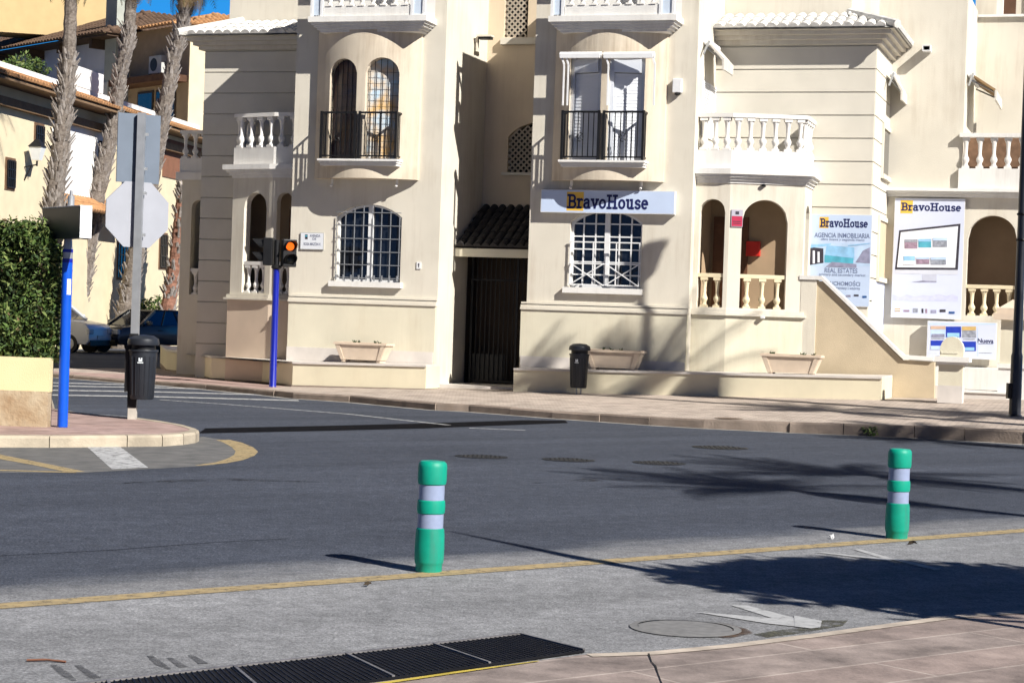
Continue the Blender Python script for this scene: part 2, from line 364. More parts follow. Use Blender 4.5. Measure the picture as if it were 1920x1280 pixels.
def paving_material(name, ca, cb, cg, bw, bh, off, rot, mortar=.02, var=.35):
    m = bpy.data.materials.new(name); m.use_nodes = True; t = m.node_tree; b = t.nodes["Principled BSDF"]; lk = t.links.new
    b.inputs["Roughness"].default_value = .85; b.inputs["Specular IOR Level"].default_value = .2
    geo = t.nodes.new("ShaderNodeNewGeometry"); mp = t.nodes.new("ShaderNodeMapping"); mp.inputs["Rotation"].default_value = (0, 0, rot); lk(geo.outputs["Position"], mp.inputs["Vector"])
    br = t.nodes.new("ShaderNodeTexBrick"); br.offset = off; br.inputs["Scale"].default_value = 1; br.inputs["Brick Width"].default_value = bw; br.inputs["Row Height"].default_value = bh
    br.inputs["Mortar Size"].default_value = mortar; br.inputs["Mortar Smooth"].default_value = .3
    br.inputs["Color1"].default_value = (*ca, 1); br.inputs["Color2"].default_value = (*cb, 1); br.inputs["Mortar"].default_value = (*cg, 1); lk(mp.outputs[0], br.inputs["Vector"])
    n = t.nodes.new("ShaderNodeTexNoise"); n.inputs["Scale"].default_value = 2.5; n.inputs["Detail"].default_value = 9; n.inputs["Roughness"].default_value = .68; lk(geo.outputs["Position"], n.inputs["Vector"])
    r = t.nodes.new("ShaderNodeValToRGB"); r.color_ramp.elements[0].position = .3; r.color_ramp.elements[1].position = .72
    r.color_ramp.elements[0].color = (1-var, 1-var, 1-var, 1); r.color_ramp.elements[1].color = (1+var, 1+var, 1+var, 1); lk(n.outputs["Fac"], r.inputs["Fac"])
    x = t.nodes.new("ShaderNodeMixRGB"); x.blend_type = 'MULTIPLY'; x.inputs[0].default_value = 1; lk(br.outputs["Color"], x.inputs[1]); lk(r.outputs["Color"], x.inputs[2])
    lk(x.outputs[0], b.inputs["Base Color"])
    n3 = t.nodes.new("ShaderNodeTexNoise"); n3.inputs["Scale"].default_value = 40; n3.inputs["Detail"].default_value = 5; lk(geo.outputs["Position"], n3.inputs["Vector"])
    bp = t.nodes.new("ShaderNodeBump"); bp.inputs["Strength"].default_value = .35; bp.inputs["Distance"].default_value = .01; lk(n3.outputs["Fac"], bp.inputs["Height"]); lk(bp.outputs[0], b.inputs["Normal"])
    return m
PAVE = paving_material("beige paving blocks", (.44, .37, .315), (.48, .40, .34), (.30, .25, .215), .22, .11, .5, YAW, .012)
PINKP = paving_material("pink paving", (.36, .25, .22), (.39, .28, .25), (.28, .2, .17), .4, .4, 0, YAW, .012)
STAMP = paving_material("stamped pink concrete", (.275, .215, .19), (.255, .21, .188), (.37, .31, .275), 2.6, .42, .5, -math.atan2(LD.y, LD.x)+.03, .012, .5)
PAINTW = mat("worn white road paint", (.52, .52, .52), .7, .3, 9, col2=(.32, .32, .32), worn=.40)
PAINTY = mat("worn yellow road paint", (.42, .31, .15), .8, .3, 11, col2=(.30, .24, .14), worn=.40, wscale=10)
TAR = mat("black tar patch", (.008, .008, .010), .95, .4, 6, spec=.03, worn=.30, wscale=6)
CAST = mat("cast iron cover", (.03, .03, .03), .7, .4, 20, metal=.3)
RUST = mat("rusty brown stain", (.10, .060, .035), .95, .5, 12, worn=.46, wscale=7)
PALE = mat("pale cement patch", (.215, .21, .205), .9, .3, 15, col2=(.15, .148, .145))

g = MB(); g.quad((-700, -120, 0), (700, -120, 0), (700, 1200, 0), (-700, 1200, 0)); g.build("road", ASPH, kind="structure")

# far pavement, kerb to the foot of the building
KP = [(-420, 681, .10), (-100, 697, .10), (93, 707, .09), (186, 714, .08), (234, 718, .08), (290, 722, .09), (385, 730, .10), (478, 739, .11), (549, 747, .12), (655, 754, .13), (817, 769, .13), (880, 772, .13), (1036, 784, .13), (1217, 797, .14), (1317, 803, .15), (1480, 811, .17), (1581, 815, .18), (1714, 821, .20), (1808, 826, .21), (1920, 833, .22), (2300, 852, .24), (2900, 880, .24)]
KW = [GP(a, b) for a, b, c in KP]; KH = [c for a, b, c in KP]
def fu(p): return (p-Q).dot(UA), -(p-Q).dot(NI)
def zin(u): return .16+.022*(u+2.9) if u < 12 else .16+.022*14.9
MID = []; BACK = []
for (px, py, h), p in zip(KP, KW):
    u, d = fu(p)
    if px < 300:
        q = GP(px, 690-.06*(93-px) if px < 93 else 690, .1); MID.append(p.lerp(q, .5)+Vector((0, 0, .05))); MID[-1].z = h; BACK.append(q); BACK[-1].z = .1
    else:
        uu = max(-5.9, u-2.0*(d/10)); MID.append(FW(uu, 1.0, zin(uu))); BACK.append(FW(uu if px > 500 else uu-3.0, -8 if px > 500 else -3.5, zin(uu)))
KT = [Vector((p.x, p.y, h)) for p, h in zip(KW, KH)]
def inset(pts, w):
    out = []
    for i, p in enumerate(pts):
        d = (pts[min(i+1, len(pts)-1)]-pts[max(0, i-1)]); d.z = 0; d.normalize(); out.append(p+Vector((-d.y, d.x, 0))*w)
    return out
KI = inset(KT, .22)
pv = MB(); n = len(KT)
for i in range(n-1):
    for A, B in ((KI, MID), (MID, BACK)): pv.quad(A[i], A[i+1], B[i+1], B[i], 1 if 2 <= i <= 6 and A is KI else 0)
for v in pv.v: v.z -= .004
PBV = BVHTree.FromPolygons([tuple(v) for v in pv.v], pv.f)
pv.build("pavement", [PAVE, PINKP], kind="structure")
def PP(px, py):
    h = PBV.ray_cast(CAM, ray(px, py).normalized())
    return h[0] if h[0] else GP(px, py, .15)
kb = MB()
for i in range(n-1):
    L = (KT[i+1]-KT[i]).length; k = max(1, round(L/1.0)); gap = .006
    for j in range(k):
        a, b2 = j/k+gap/L, (j+1)/k-gap/L; jt = random.uniform(-.012, .012); dz = random.uniform(-.008, .008)
        A0, A1 = KT[i].lerp(KT[i+1], a), KT[i].lerp(KT[i+1], b2); I0, I1 = KI[i].lerp(KI[i+1], a), KI[i].lerp(KI[i+1], b2)
        of = (A0-I0).normalized()*jt
        lo = [Vector((q.x, q.y, -.05)) for q in (A0+of*2, A1+of*2, I1, I0)]; hi = [q+Vector((0, 0, dz)) for q in (A0+of, A1+of, I1, I0)]
        mid_ = [Vector((q.x, q.y, h.z-.025)) for q, h in zip(lo, hi)]
        kb.loft([lo, mid_, [hi[0].lerp(hi[3], .08), hi[1].lerp(hi[2], .08), hi[2], hi[3]]])
kb.build("kerb", KERB, kind="structure")
gt = MB()
for i in range(n-1): gt.quad(*[Vector((q.x, q.y, .004)) for q in (KW[i], KW[i+1], KW[i+1]+(KT[i+1]-KI[i+1])*.9, KW[i]+(KT[i]-KI[i])*.9)])
gt.build("gutter_line", mat("pale gutter cement", (.40, .38, .35), .9, .35, 3, col2=(.2, .19, .18)), kind="structure")

# kerbed island on the near side of the junction
IT = [(-500, 817), (-60, 816), (93, 817), (239, 816), (305, 815.5), (345, 813), (368, 809.5), (374, 806.5), (368, 803), (345, 796), (300, 788), (255, 782), (200, 778), (140, 772), (98, 765), (95, 745), (-60, 742), (-500, 745)]
IW = [GP(a, b, .14) for a, b in IT]; ic = sum(IW, Vector())/len(IW)
isl = MB(); inn = [p+(Vector((p.x*0-5.8-p.x*.0, 27.2, .14))-p).normalized()*.2 for p in IW]
isl.poly([Vector((p.x, p.y, .136)) for p in inn]); isl.build("island_pavement", PINKP, kind="structure")
ik = MB()
for i in range(len(IW)-1):
    L = (IW[i+1]-IW[i]).length; k = max(1, round(L/1.0))
    for j in range(k):
        a, b2 = j/k+.006/L, (j+1)/k-.006/L
        A0, A1, I0, I1 = IW[i].lerp(IW[i+1], a), IW[i].lerp(IW[i+1], b2), inn[i].lerp(inn[i+1], a), inn[i].lerp(inn[i+1], b2)
        ik.loft([[Vector((q.x, q.y, -.05)) for q in (A0, A1, I1, I0)], [Vector((q.x, q.y, .11)) for q in (A0, A1, I1, I0)], [A0.lerp(I0, .12), A1.lerp(I1, .12), I1, I0]])
ik.build("island_kerb", mat("yellowish kerb stone", (.42, .36, .275), .9, .25, 3, .4, 30, stain=.4, stain_col=(.3, .22, .14), sscale=2), kind="structure")

# near pavement of stamped concrete
NP = [(200, 1349), (690, 1280), (1098, 1226), (1215, 1222), (1356, 1209), (1527, 1188), (1698, 1165), (1775, 1155), (1920, 1144), (2400, 1105)]
nw = [GP(a, b, .03) for a, b in NP]
f = MB(); f.poly(nw+[Vector((9, 3, .03)), Vector((9, -8, .03)), Vector((-9, -8, .03)), Vector((-9, 6, .03))])
for a, b in zip(nw, nw[1:]): f.quad(Vector((a.x, a.y, -.02)), Vector((b.x, b.y, -.02)), b, a)
f.build("stamped_pavement", STAMP, kind="structure")
kk = MB(); kt = [p+Vector((0, 0, .004)) for p in nw[2:]]; ki = inset(kt, -.09)
for i in range(len(kt)-1): kk.quad(kt[i], kt[i+1], ki[i+1], ki[i])
kk.build("pavement_edging", mat("pale cement edging", (.47, .40, .33), .9, .3, 6), kind="structure")

def flat(name, pts, m, z=.004, **kw):
    o = MB(); o.poly([GP(a, b, z) for a, b in pts]); return o.build(name, m, kind="structure", **kw)
def band(name, pts, wd, m, z=.004):
    ps = [GP(a, b, z) for a, b in pts]; ws = wd if hasattr(wd, '__len__') else [wd]*len(ps); o = MB(); A = []; B = []
    for i, p in enumerate(ps):
        d = (ps[min(i+1, len(ps)-1)]-ps[max(0, i-1)]).normalized(); nn = Vector((-d.y, d.x, 0))*ws[i]/2; A.append(p+nn); B.append(p-nn)
    for i in range(len(ps)-1): o.quad(B[i], B[i+1], A[i+1], A[i])
    return o.build(name, m, kind="structure")
band("yellow_line", [(-300, 1157), (0, 1135), (400, 1105.5), (830, 1074), (1300, 1039.5), (1640, 1014.5), (1900, 995), (2300, 966)], .19, PAINTY)
band("yellow_hook_marking", [(418, 824), (436, 829), (455, 838), (463, 846), (458, 853), (440, 861), (414, 867), (370, 872)], [.2, .24, .27, .27, .24, .2, .14, .06], PAINTY)
band("yellow_island_marking", [(-120, 831), (0, 856), (80, 871), (143, 884)], [.25, .25, .2, .2], PAINTY)
band("yellow_edge_marking", [(-120, 880), (0, 881), (143, 885)], .12, PAINTY)
flat("white_block_marking", [(210, 879), (278, 876), (222, 834.5), (160, 834.5)], PAINTW)
flat("parking_bay_surface", [(-300, 884), (150, 886), (400, 872), (462, 850), (425, 826), (380, 818), (300, 832), (-300, 834)], mat("pale worn asphalt", (.17, .165, .16), .9, .3, 4, .4, 60, col2=(.10, .10, .098)), .002)
for y in (719.5, 726.5, 734.5, 743.5): band("zebra_stripe", [(60, y-4), (300, y), (430, y+3.5), (560, y+7)] if y > 726 else [(60, y-3), (234, y+1), (330, y+4.5)], .45, PAINTW, .005)
band("give_way_line", [(90, 771), (240, 782)], .3, PAINTW)
band("lane_edge_line", [(300, 749), (424, 757.5), (655, 776), (842, 796.5)], .1, PAINTW)
band("lane_edge_line", [(880, 802), (985, 806)], .1, PAINTW)
flat("tar_strip", [(372, 812), (600, 807.5), (800, 802.5), (1065, 792.5), (1060, 788), (980, 787.5), (800, 793), (600, 798), (385, 802.5)], TAR, .003)
band("tar_seam", [(-300, 1062), (0, 1041), (200, 1031), (400, 1016), (540, 1009)], .012, TAR, .003)
# painted arrow heads in the parking strip
aw = MB()
for pts in ([(1369, 1133), (1400, 1134), (1500, 1160), (1493, 1172)], [(1301, 1146), (1330, 1148), (1495, 1162), (1493, 1173.5), (1440, 1168)], [(1489, 1153), (1500, 1155), (1541, 1163), (1538, 1175), (1520, 1177), (1490, 1173.5)]):
    aw.poly([GP(a, b, .004+.0012*len(aw.f)) for a, b in pts])
aw.build("white_arrow_marking", mat("faded white arrow paint", (.44, .44, .44), .8, .35, 14, col2=(.34, .34, .34), worn=.36, wscale=8), kind="structure")
aw = MB()
for pts in ([(1600, 1029), (1613, 1029), (1677, 1047), (1668, 1050)], [(1528, 1034.5), (1545, 1034.5), (1676, 1048), (1668, 1051)], [(1668, 1047), (1680, 1046.5), (1765, 1066), (1752, 1068)]):
    aw.poly([GP(a, b, .004+.0012*len(aw.f)) for a, b in pts])
aw.build("white_arrow_marking", mat("faded white arrow paint", (.44, .44, .44), .8, .35, 14, col2=(.34, .34, .34), worn=.36, wscale=8), kind="structure")

def manhole(px, py, r, label, m=CAST):
    c = GP(px, py, 0) if py > 800 and py < 2000 else PP(px, py)
    o = thing("manhole_cover", label, "manhole cover", c)
    rg = MB(); k = 28
    for i in range(k):
        a, b = 2*math.pi*i/k, 2*math.pi*(i+1)/k
        rg.quad(*[(q*math.cos(t_), q*math.sin(t_), z) for q, t_, z in ((r*.86, a, .010), (r, a, .006), (r, b, .006), (r*.86, b, .010))])
    rg.build("frame", m, o)
    lid = MB(); lid.poly([(r*.84*math.cos(2*math.pi*i/k), r*.84*math.sin(2*math.pi*i/k), .006) for i in range(k)])
    for i in range(-4, 5) if m is not PALE else ():
        for j in range(-4, 5):
            if math.hypot(i, j) < 4.6: lid.box(i*r*.17-.012, i*r*.17+.012, j*r*.17-.012, j*r*.17+.012, .006, .010)
    lid.build("lid", m, o); return o
manhole(1285, 1178, .32, "round manhole cover filled with pale cement next to the drain", PALE)
manhole(903, 856, .33, "dark round manhole cover in the road straight behind the closest bollard")
manhole(1066, 862, .33, "dark round manhole cover between two others in the middle of the road")
manhole(1236, 868, .33, "dark round manhole cover where the palm shadow begins on the road")
manhole(1350, 839, .40, "wide worn manhole cover in the lane nearest the opposite kerb")
manhole(1367, 784.5, .24, "small round cover set in the far paving by the kerb", mat("brown cover", (.22, .16, .12), .8, .3, 8))
flat("brown_stain", [(1318, 1168), (1352, 1166), (1400, 1178), (1412, 1186), (1368, 1195), (1338, 1192), (1330, 1178)], RUST, .005)
flat("moss_stain", [(1412, 1188), (1450, 1182), (1500, 1176), (1540, 1162), (1590, 1162), (1580, 1172), (1500, 1186), (1440, 1194)], mat("dark mossy dirt", (.075, .072, .05), .95, .5, 14, worn=.48, wscale=7), .003)
for a in ([(281, 1228), (300, 1244), (318, 1253)], [(318, 1232), (345, 1250)], [(357, 1227), (382, 1243)], [(100, 1245), (122, 1262), (140, 1275)], [(145, 1246), (180, 1270)]): band("oil_streak", a, [.03, .05, .02][:len(a)], mat("grey tyre scuff", (.10, .10, .105), .9, .3, 9, worn=.47, wscale=14), .003)

band("pavement_crack", [(1216, 1224), (1222, 1240), (1229, 1247), (1234, 1262), (1243, 1285)], [.010, .005, .010, .005, .006], DARK, .034)
for a in ([(230, 905), (420, 898), (600, 903)], [(1000, 905), (1130, 898), (1210, 902)]): band("oil_stain", a, [.08, .34, .1], mat("dark oil stain", (.03, .03, .032), .8, .3, 9, worn=.56, wscale=2.5), .003)
# drain grating across the near kerb
dr = thing("drain_grating", "long black steel drain grating let into the asphalt by the pink pavement", "drain", GP(900, 1240))
o0 = dr.location
gb = [GP(60, 1299), GP(975, 1194)]; gf = [GP(60, 1371), GP(1095, 1224)]
def G(a, b, z): p = gb[0].lerp(gb[1], a).lerp(gf[0].lerp(gf[1], a), b)-o0; return Vector((p.x, p.y, z))
pit = MB(); pit.quad(G(0, 0, .003), G(1, 0, .003), G(1, 1, .003), G(0, 1, .003)); pit.build("pit", DARK, dr)
L = (gb[1]-gb[0]).length; N = int(L/.032); bars = MB()
for i in range(N+1): bars.bar(G(i/N, 0, .012), G(i/N, 1, .012), .006, .016)
for j in range(27): bars.bar(G(0, j/26, .012), G(1, j/26, .012), .005, .012)
bars.build("bars", mat("dark grating steel", (.010, .010, .013), .6, .3, 6, metal=.4), dr)
fr = MB(); gs = mat("worn bright steel", (.20, .19, .19), .6, .3, 10, metal=.3)
for k in (.13, .365, .595, .79, 1.0): fr.bar(G(k, 0, .016), G(k, 1, .016), .014, .018)
fr.bar(G(0, -.01, .013), G(1, -.01, .013), .03, .02)
fr.build("frame", gs, dr)
band("yellow_kerb_paint", [(300, 1338), (700, 1282), (860, 1258.5), (1010, 1238)], [.04, .04, .035, .015], mat("chipped yellow kerb paint", (.50, .38, .06), .8, .35, 8), .036)
# ---------------------------------------------------------------- the corner apartment building (facade frame: x along, y into the building)
bld = thing("apartment_building", "cream stucco apartment building with two bow windowed towers, arched loggias and white balustrades", "building", Q, -YAW)
TOP = 9.2
T1L, T1R = -6.35, -2.88; T2L, T2R = -.88, 2.61
ZM = 1.98                                                     # string course
def fm_front(y): return lambda x, dp, z: Vector((x, y+dp, z))
def fm_side(x0, sgn): return lambda y, dp, z: Vector((x0+sgn*dp, y, z))      # wall running into the depth

def window_arch(parent, h, depth, grille, y0=0.0, style=0):
    """casement with white frame, dark panes and a grille; h is its hole"""
    fr = MB(); t = .05; xc = (h["x0"]+h["x1"])/2
    pts = arch_pts(h); inn = arch_pts(hole(h["x0"]+t, h["x1"]-t, h["z0"]+t, h["zt"]-t, max(0, h["rise"]-t*.3)))
    yb = y0+depth
    for a, b, c, d in zip(pts, pts[1:]+pts[:1], inn[1:]+inn[:1], inn):
        fr.loft([[(p[0], yb-.05, p[1]) for p in (a, b, c, d)], [(p[0], yb, p[1]) for p in (a, b, c, d)]])
    fr.box(xc-.055, xc+.055, yb-.045, yb+.005, h["z0"]+t, htop(h, xc)-t)
    if style:
        for k in (1, 2, 4, 5): x = h["x0"]+(h["x1"]-h["x0"])*k/6; fr.box(x-.014, x+.014, yb-.03, yb+.002, h["z0"]+t, htop(h, x)-t)
        for k in range(1, 6): z = h["z0"]+(h["zt"]-h["z0"]-.05)*k/6+.01; fr.box(h["x0"]+t*.8, h["x1"]-t*.8, yb-.028, yb+.003, z-.014, z+.014)
    wn = fr.build("window", WMET, parent)
    pn = MB(); pn.poly([(p[0], yb+.01, p[1]) for p in arch_pts(h)]); pn.build("pane", GLASS, wn)
    gr = MB()
    if not style:
        n = 7
        for k in range(n+1):
            x = h["x0"]+.03+(h["x1"]-h["x0"]-.06)*k/n; gr.bar((x, y0-.04, h["z0"]+.05), (x, y0-.04, htop(h, x)-.02), .016)
        for k in range(6):
            z = h["z0"]+.08+(h["zt"]-h["rise"]*.6-h["z0"]-.1)*k/5; gr.bar((h["x0"]+.0, y0-.05, z), (h["x1"], y0-.05, z), .016)
        for k in range(9):
            x = h["x0"]+.05+(h["x1"]-h["x0"]-.1)*k/8; gr.bar((x, y0-.05, h["z0"]+.02), (x, y0-.05, h["z0"]+.14), .03)
    else:
        for k in (0, 1, 2, 3): x = h["x0"]+.03+(h["x1"]-h["x0"]-.06)*k/3; gr.bar((x, y0-.05, h["z0"]+.06), (x, y0-.05, h["z0"]+.95), .022)
        z0, z1 = h["z0"]+.06, h["z0"]+.5
        for i in range(2):
            a, b = h["x0"]+.05+(xc-h["x0"]-.05)*i*1.05, xc-.02+(h["x1"]-xc-.02)*i
            gr.bar((a, y0-.06, z0), (b, y0-.06, z1), .022); gr.bar((a, y0-.075, z1), (b, y0-.075, z0), .022)
        for z in (z0, z1, h["z0"]+.95): gr.bar((h["x0"], y0-.05, z), (h["x1"]-.02, y0-.05, z), .026)
    gr.build("grille", GALV if not style else WMET, wn); return wn

for uL, uR, g0, g1, gt_, gb_, style in ((T1L, T1R, X(629, 460), X(752, 460), Z(690, 383), Z(682, 528), 0), (T2L, T2R, X(1068, 470), X(1203, 470), Z(1140, 392), Z(1130, 540), 1)):
    h = hole(g0, g1, gb_, gt_, .27); wl = MB()
    stripwall(wl, uL, uR, 0, TOP, [h], fm_front(0), .2)
    wl.quad((uL, 0, TOP), (uR, 0, TOP), (uR, 2.8, TOP), (uL, 2.8, TOP))
    wl.quad((uL, 0, 0), (uL, 4.5, 0), (uL, 4.5, TOP), (uL, 0, TOP)); wl.quad((uR, 0, 0), (uR, 2.8, 0), (uR, 2.8, TOP), (uR, 0, TOP))
    wl.build("tower_wall", STUCCO, bld)
    window_arch(bld, h, .16, True, 0, style)
    sl = MB(); sl.box(g0-.1, g1+.06, -.11, .1, gb_-.12, gb_); sl.build("window_sill", WHITE, bld)
    pl = MB(); pl.box(uL+.05 if uL < -5 else uL-.09, uR-.002, -.10, -.002, 0, ZM-.06); pl.build("plinth", PLINTH, bld)
    mo = MB()
    for z0, z1, p in ((ZM-.07, ZM-.02, .13), (ZM-.02, ZM+.03, .10), (ZM+.05, ZM+.09, .07)): mo.box(uL+.04 if uL < -5 else uL-.10, uR+.01, -p, -.003, z0, z1)
    mo.build("string_course", STUCCO, bld)
    sk = MB(); sk.box(uL+.05 if uL < -5 else uL-.06, uR-.02, -.125, -.1015, .5, .93); sk.build("stone_skirting", MARBLE, bld)

# --- bow windows
def bow(xc, hw, zb, zt, ops, tag_, shut):
    p0, s = .10, .42
    yo = lambda x: -(p0+s*(1-((x-xc)/hw)**2))
    fm = lambda x, dp, z: Vector((x, yo(x)+dp, z))
    w_ = MB(); stripwall(w_, xc-hw, xc+hw, zb, zt, ops, fm, .22, step=.12)
    for x in (xc-hw, xc+hw): w_.quad((x, yo(x), zb), (x, .0, zb), (x, .0, zt), (x, yo(x), zt))
    k = 16; xs = [xc-hw+2*hw*i/k for i in range(k+1)]
    for a, b in zip(xs, xs[1:]): w_.quad((a, yo(a), zb), (b, yo(b), zb), (b, 0, zb), (a, 0, zb))
    bay = w_.build("bow_window", mat("bow window stucco", (.66, .575, .455), .9, .07, 2, .25, 90, stain=.5, stain_col=(.32, .23, .15), sscale=1.0, streak=.6), bld, smooth=True)
    sl = MB(); z0 = ops[0]["z0"]; W_ = .92
    for i, (p, a, b) in enumerate(((.62, -.045, 0), (.58, -.09, -.045), (.54, -.14, -.09))): sl.box(xc-W_+i*.02, xc+W_-i*.02, -p, .0-.08, z0+a, z0+b-.0005)
    sl.build("sill", WHITE, bay)
    for sx in (-.75, .75): dk = MB(); dk.path([(xc+sx, -.14, zb+.02), (xc+sx, -.14, zb-.10), (xc+sx, -.2, zb-.16)], .03, 8); dk.build("drain_spout", WHITE, bay)
    # iron railing in two panels with returns
    rl = MB(); yr = -.575; zr0, zr1 = z0+.05, z0+1.02
    for a, b in ((xc-.86, xc-.08), (xc+.02, xc+.86)):
        for x in (a, b): rl.box(x-.025, x+.025, yr-.025, yr+.025, zr0-.05, zr1)
        rl.box(a+.026, b-.026, yr-.018, yr+.018, zr1-.05, zr1-.01); rl.box(a+.026, b-.026, yr-.012, yr+.012, zr0, zr0+.03)
        for j in range(1, 7): x = a+(b-a)*j/7; rl.box(x-.009, x+.009, yr-.009, yr+.009, zr0+.031, zr1-.051)
        cx = (a+b)/2
        for q in range(4):
            an = R(45+90*q); rl.path([(cx+.02*math.cos(an), yr-.03, zr0+.42+.02*math.sin(an))]+[(cx+.07*math.cos(an+t_), yr-.03, zr0+.42+.09*math.sin(an+t_)) for t_ in (0, .5, 1.0)], .010, 5)
    for x in (xc-.86, xc+.86):
        ye = yo(x)-.0
        rl.box(x-.018, x+.018, yr+.026, ye, zr1-.05, zr1-.011); rl.box(x-.012, x+.012, yr+.026, ye, zr0, zr0+.03)
        for j in range(1, 4): y = yr+(ye-yr)*j/4; rl.box(x-.008, x+.008, y-.008, y+.008, zr0+.031, zr1-.051)
    rl.build("railing", IRON, bay)
    for i, h in enumerate(ops):
        xm = (h["x0"]+h["x1"])/2
        fp = lambda x, dp, z, h=h: Vector((x, yo(h["x0"])+(yo(h["x1"])-yo(h["x0"]))*(x-h["x0"])/(h["x1"]-h["x0"])+dp, z))
        pn = MB(); pn.poly([fp(a, .21, b) for a, b in arch_pts(h)])
        if shut:
            zt_ = h["zt"]-.33
            sh = MB(); nsl = 26; zlo = h["z0"]+.02
            for j in range(nsl):
                za = zlo+(zt_-zlo)*j/nsl; zb_ = zlo+(zt_-zlo)*(j+1)/nsl-.002
                sh.loft([[fp(x, .138, za), fp(x, .145, zb_), fp(x, .16, zb_), fp(x, .16, za)] for x in (h["x0"]+.09, h["x1"]-.09)])
            sh.build("roller_shutter", mat("white shutter slat", (.74, .76, .80), .5, .04, 5), bay)
            f_ = MB()
            for x0, x1 in ((h["x0"], h["x0"]+.085), (h["x1"]-.085, h["x1"])): f_.loft([[fp(x, d, z) for x, d in ((x0, .08), (x1, .08), (x1, .19), (x0, .19))] for z in (h["z0"]+.02, h["zt"]-.01)])
            f_.loft([[fp(x, d, z) for x, d in ((h["x0"]+.086, .03), (h["x1"]-.086, .03), (h["x1"]-.086, .19), (h["x0"]+.086, .19))] for z in (h["zt"]-.32, h["zt"]-.04)])
            f_.build("shutter_box", mat("pale aluminium", (.62, .65, .70), .35, .04, 5, metal=.2), bay)
            pn.build("pane", GLASS, bay)
        else:
            pn.build("pane", mat("glass with painted brown reflection", (.11, .065, .05), .25, .3, 2.5, spec=.6, col2=(.018, .025, .075)) if i == 0 else mat("curtain with blue and ochre pattern", (.70, .42, .14), .8, .2, 3.2, col2=(.42, .62, .80)), bay)  # left pane: brown and blue reflection put into the colour
            gr = MB()
            for j in range(6): x = h["x0"]+.03+(h["x1"]-h["x0"]-.06)*j/5; gr.bar(fp(x, .10, h["z0"]), fp(x, .10, htop(h, x)-.01), .012)
            for j in range(8): z = h["z0"]+.15+(h["zt"]-.3-h["z0"]-.15)*j/7; gr.bar(fp(h["x0"]+.005, .10, z), fp(h["x1"]-.005, .10, z), .008)
            gr.build("window_bars", IRON, bay)
    return bay
xc1 = (X(592, 250, .1)+X(785, 250, .1))/2; hw1 = (X(785, 250, .1)-X(592, 250, .1))/2
xc2 = (X(1042, 250, .1)+X(1241, 250, .1))/2
ZB, ZC = 4.60, 7.86
zs1 = Z(690, 298, .6)
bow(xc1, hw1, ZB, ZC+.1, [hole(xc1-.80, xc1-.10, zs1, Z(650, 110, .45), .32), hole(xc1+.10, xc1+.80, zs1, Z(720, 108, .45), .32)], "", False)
bow(xc2, hw1, ZB+.02, ZC+.1, [hole(xc2-.80, xc2-.08, zs1+.02, Z(1110, 106, .45)), hole(xc2+.08, xc2+.80, zs1+.02, Z(1170, 106, .45))], "", True)
# --- balusters
def baluster_data(name, m, sq=.15):
    b = MB(); s = sq/2
    b.box(-s, s, -s, s, 0, .07); b.lathe([(s*.78, .07), (s*.8, .10), (s*.55, .14), (s*.62, .17), (s*.98, .26), (s*.92, .33), (s*.55, .40), (s*.6, .43), (s*.45, .46), (s*.55, .70), (s*.62, .80), (s*.85, .86), (s*.85, .90)], 12)
    b.box(-s, s, -s, s, .90, 1.0); return b.data(name, m, True)
BAL_W = baluster_data("baluster", BALW); BAL_C = baluster_data("baluster", BALC)
# --- glazed balconies over the bow windows
for xc in (xc1, xc2):
    hw = (X(797, 30, .66)-X(580, 30, .66))/2; zc = Z(690, 30, .75) if xc < -1 else Z(1140, 29, .75); xo = xc+(X(797, 30, .66)+X(580, 30, .66))/2-xc1
    sl = MB()
    for p, a, b, e in ((.66, -.02, .10, .03), (.61, -.07, -.021, -.02), (.57, -.12, -.071, -.07), (.53, -.17, -.121, -.13), (.49, -.22, -.171, -.19)): sl.box(xo-hw-e, xo+hw+e, -p, -.004, zc+a-.08, zc+b-.081)
    ob = sl.build("glazed_balcony", WHITE, bld)
    bd = MB(); z0 = zc+.02; bd.box(xo-hw+.30, xo+hw-.36, -.60, -.50, z0, z0+.22); bd.box(xo-hw+.30, xo+hw-.36, -.62, -.48, z0+.72, z0+.80)
    bd.build("parapet", WHITE, ob)
    for j in range(8): link("baluster", BAL_W, ob, (xo-hw+.42+(2*hw-.9)*j/7, -.55, z0+.22)).scale = (.9, .9, .5)
    fr = MB()
    for x in (xo-hw+.03, xo-hw+.26, xo+hw-.32, xo+hw-.05): fr.box(x-.03, x+.03, -.62, -.56, z0, z0+1.3)
    for x in (xo-hw+.03, xo+hw-.05): fr.box(x-.03, x+.03, -.56, -.02, z0, z0+.08); fr.box(x-.03, x+.03, -.56, -.02, z0+1.22, z0+1.3)
    fr.box(xo-hw, xo+hw, -.62, -.56, z0+1.31, z0+1.4); fr.build("frame", WMET, ob)
    for a, b in ((xo-hw+.06, xo-hw+.23), (xo+hw-.29, xo+hw-.08)): gl = MB(); gl.box(a, b, -.595, -.585, z0+.03, z0+1.3); gl.build("pane", mat("pale glazing", (.60, .68, .78), .2, .05, 3), ob)
    bk = MB(); bk.quad((xo-hw, -.05, z0), (xo+hw, -.05, z0), (xo+hw, -.05, z0+1.4), (xo-hw, -.05, z0+1.4)); bk.build("back_glazing", WHITE, ob)

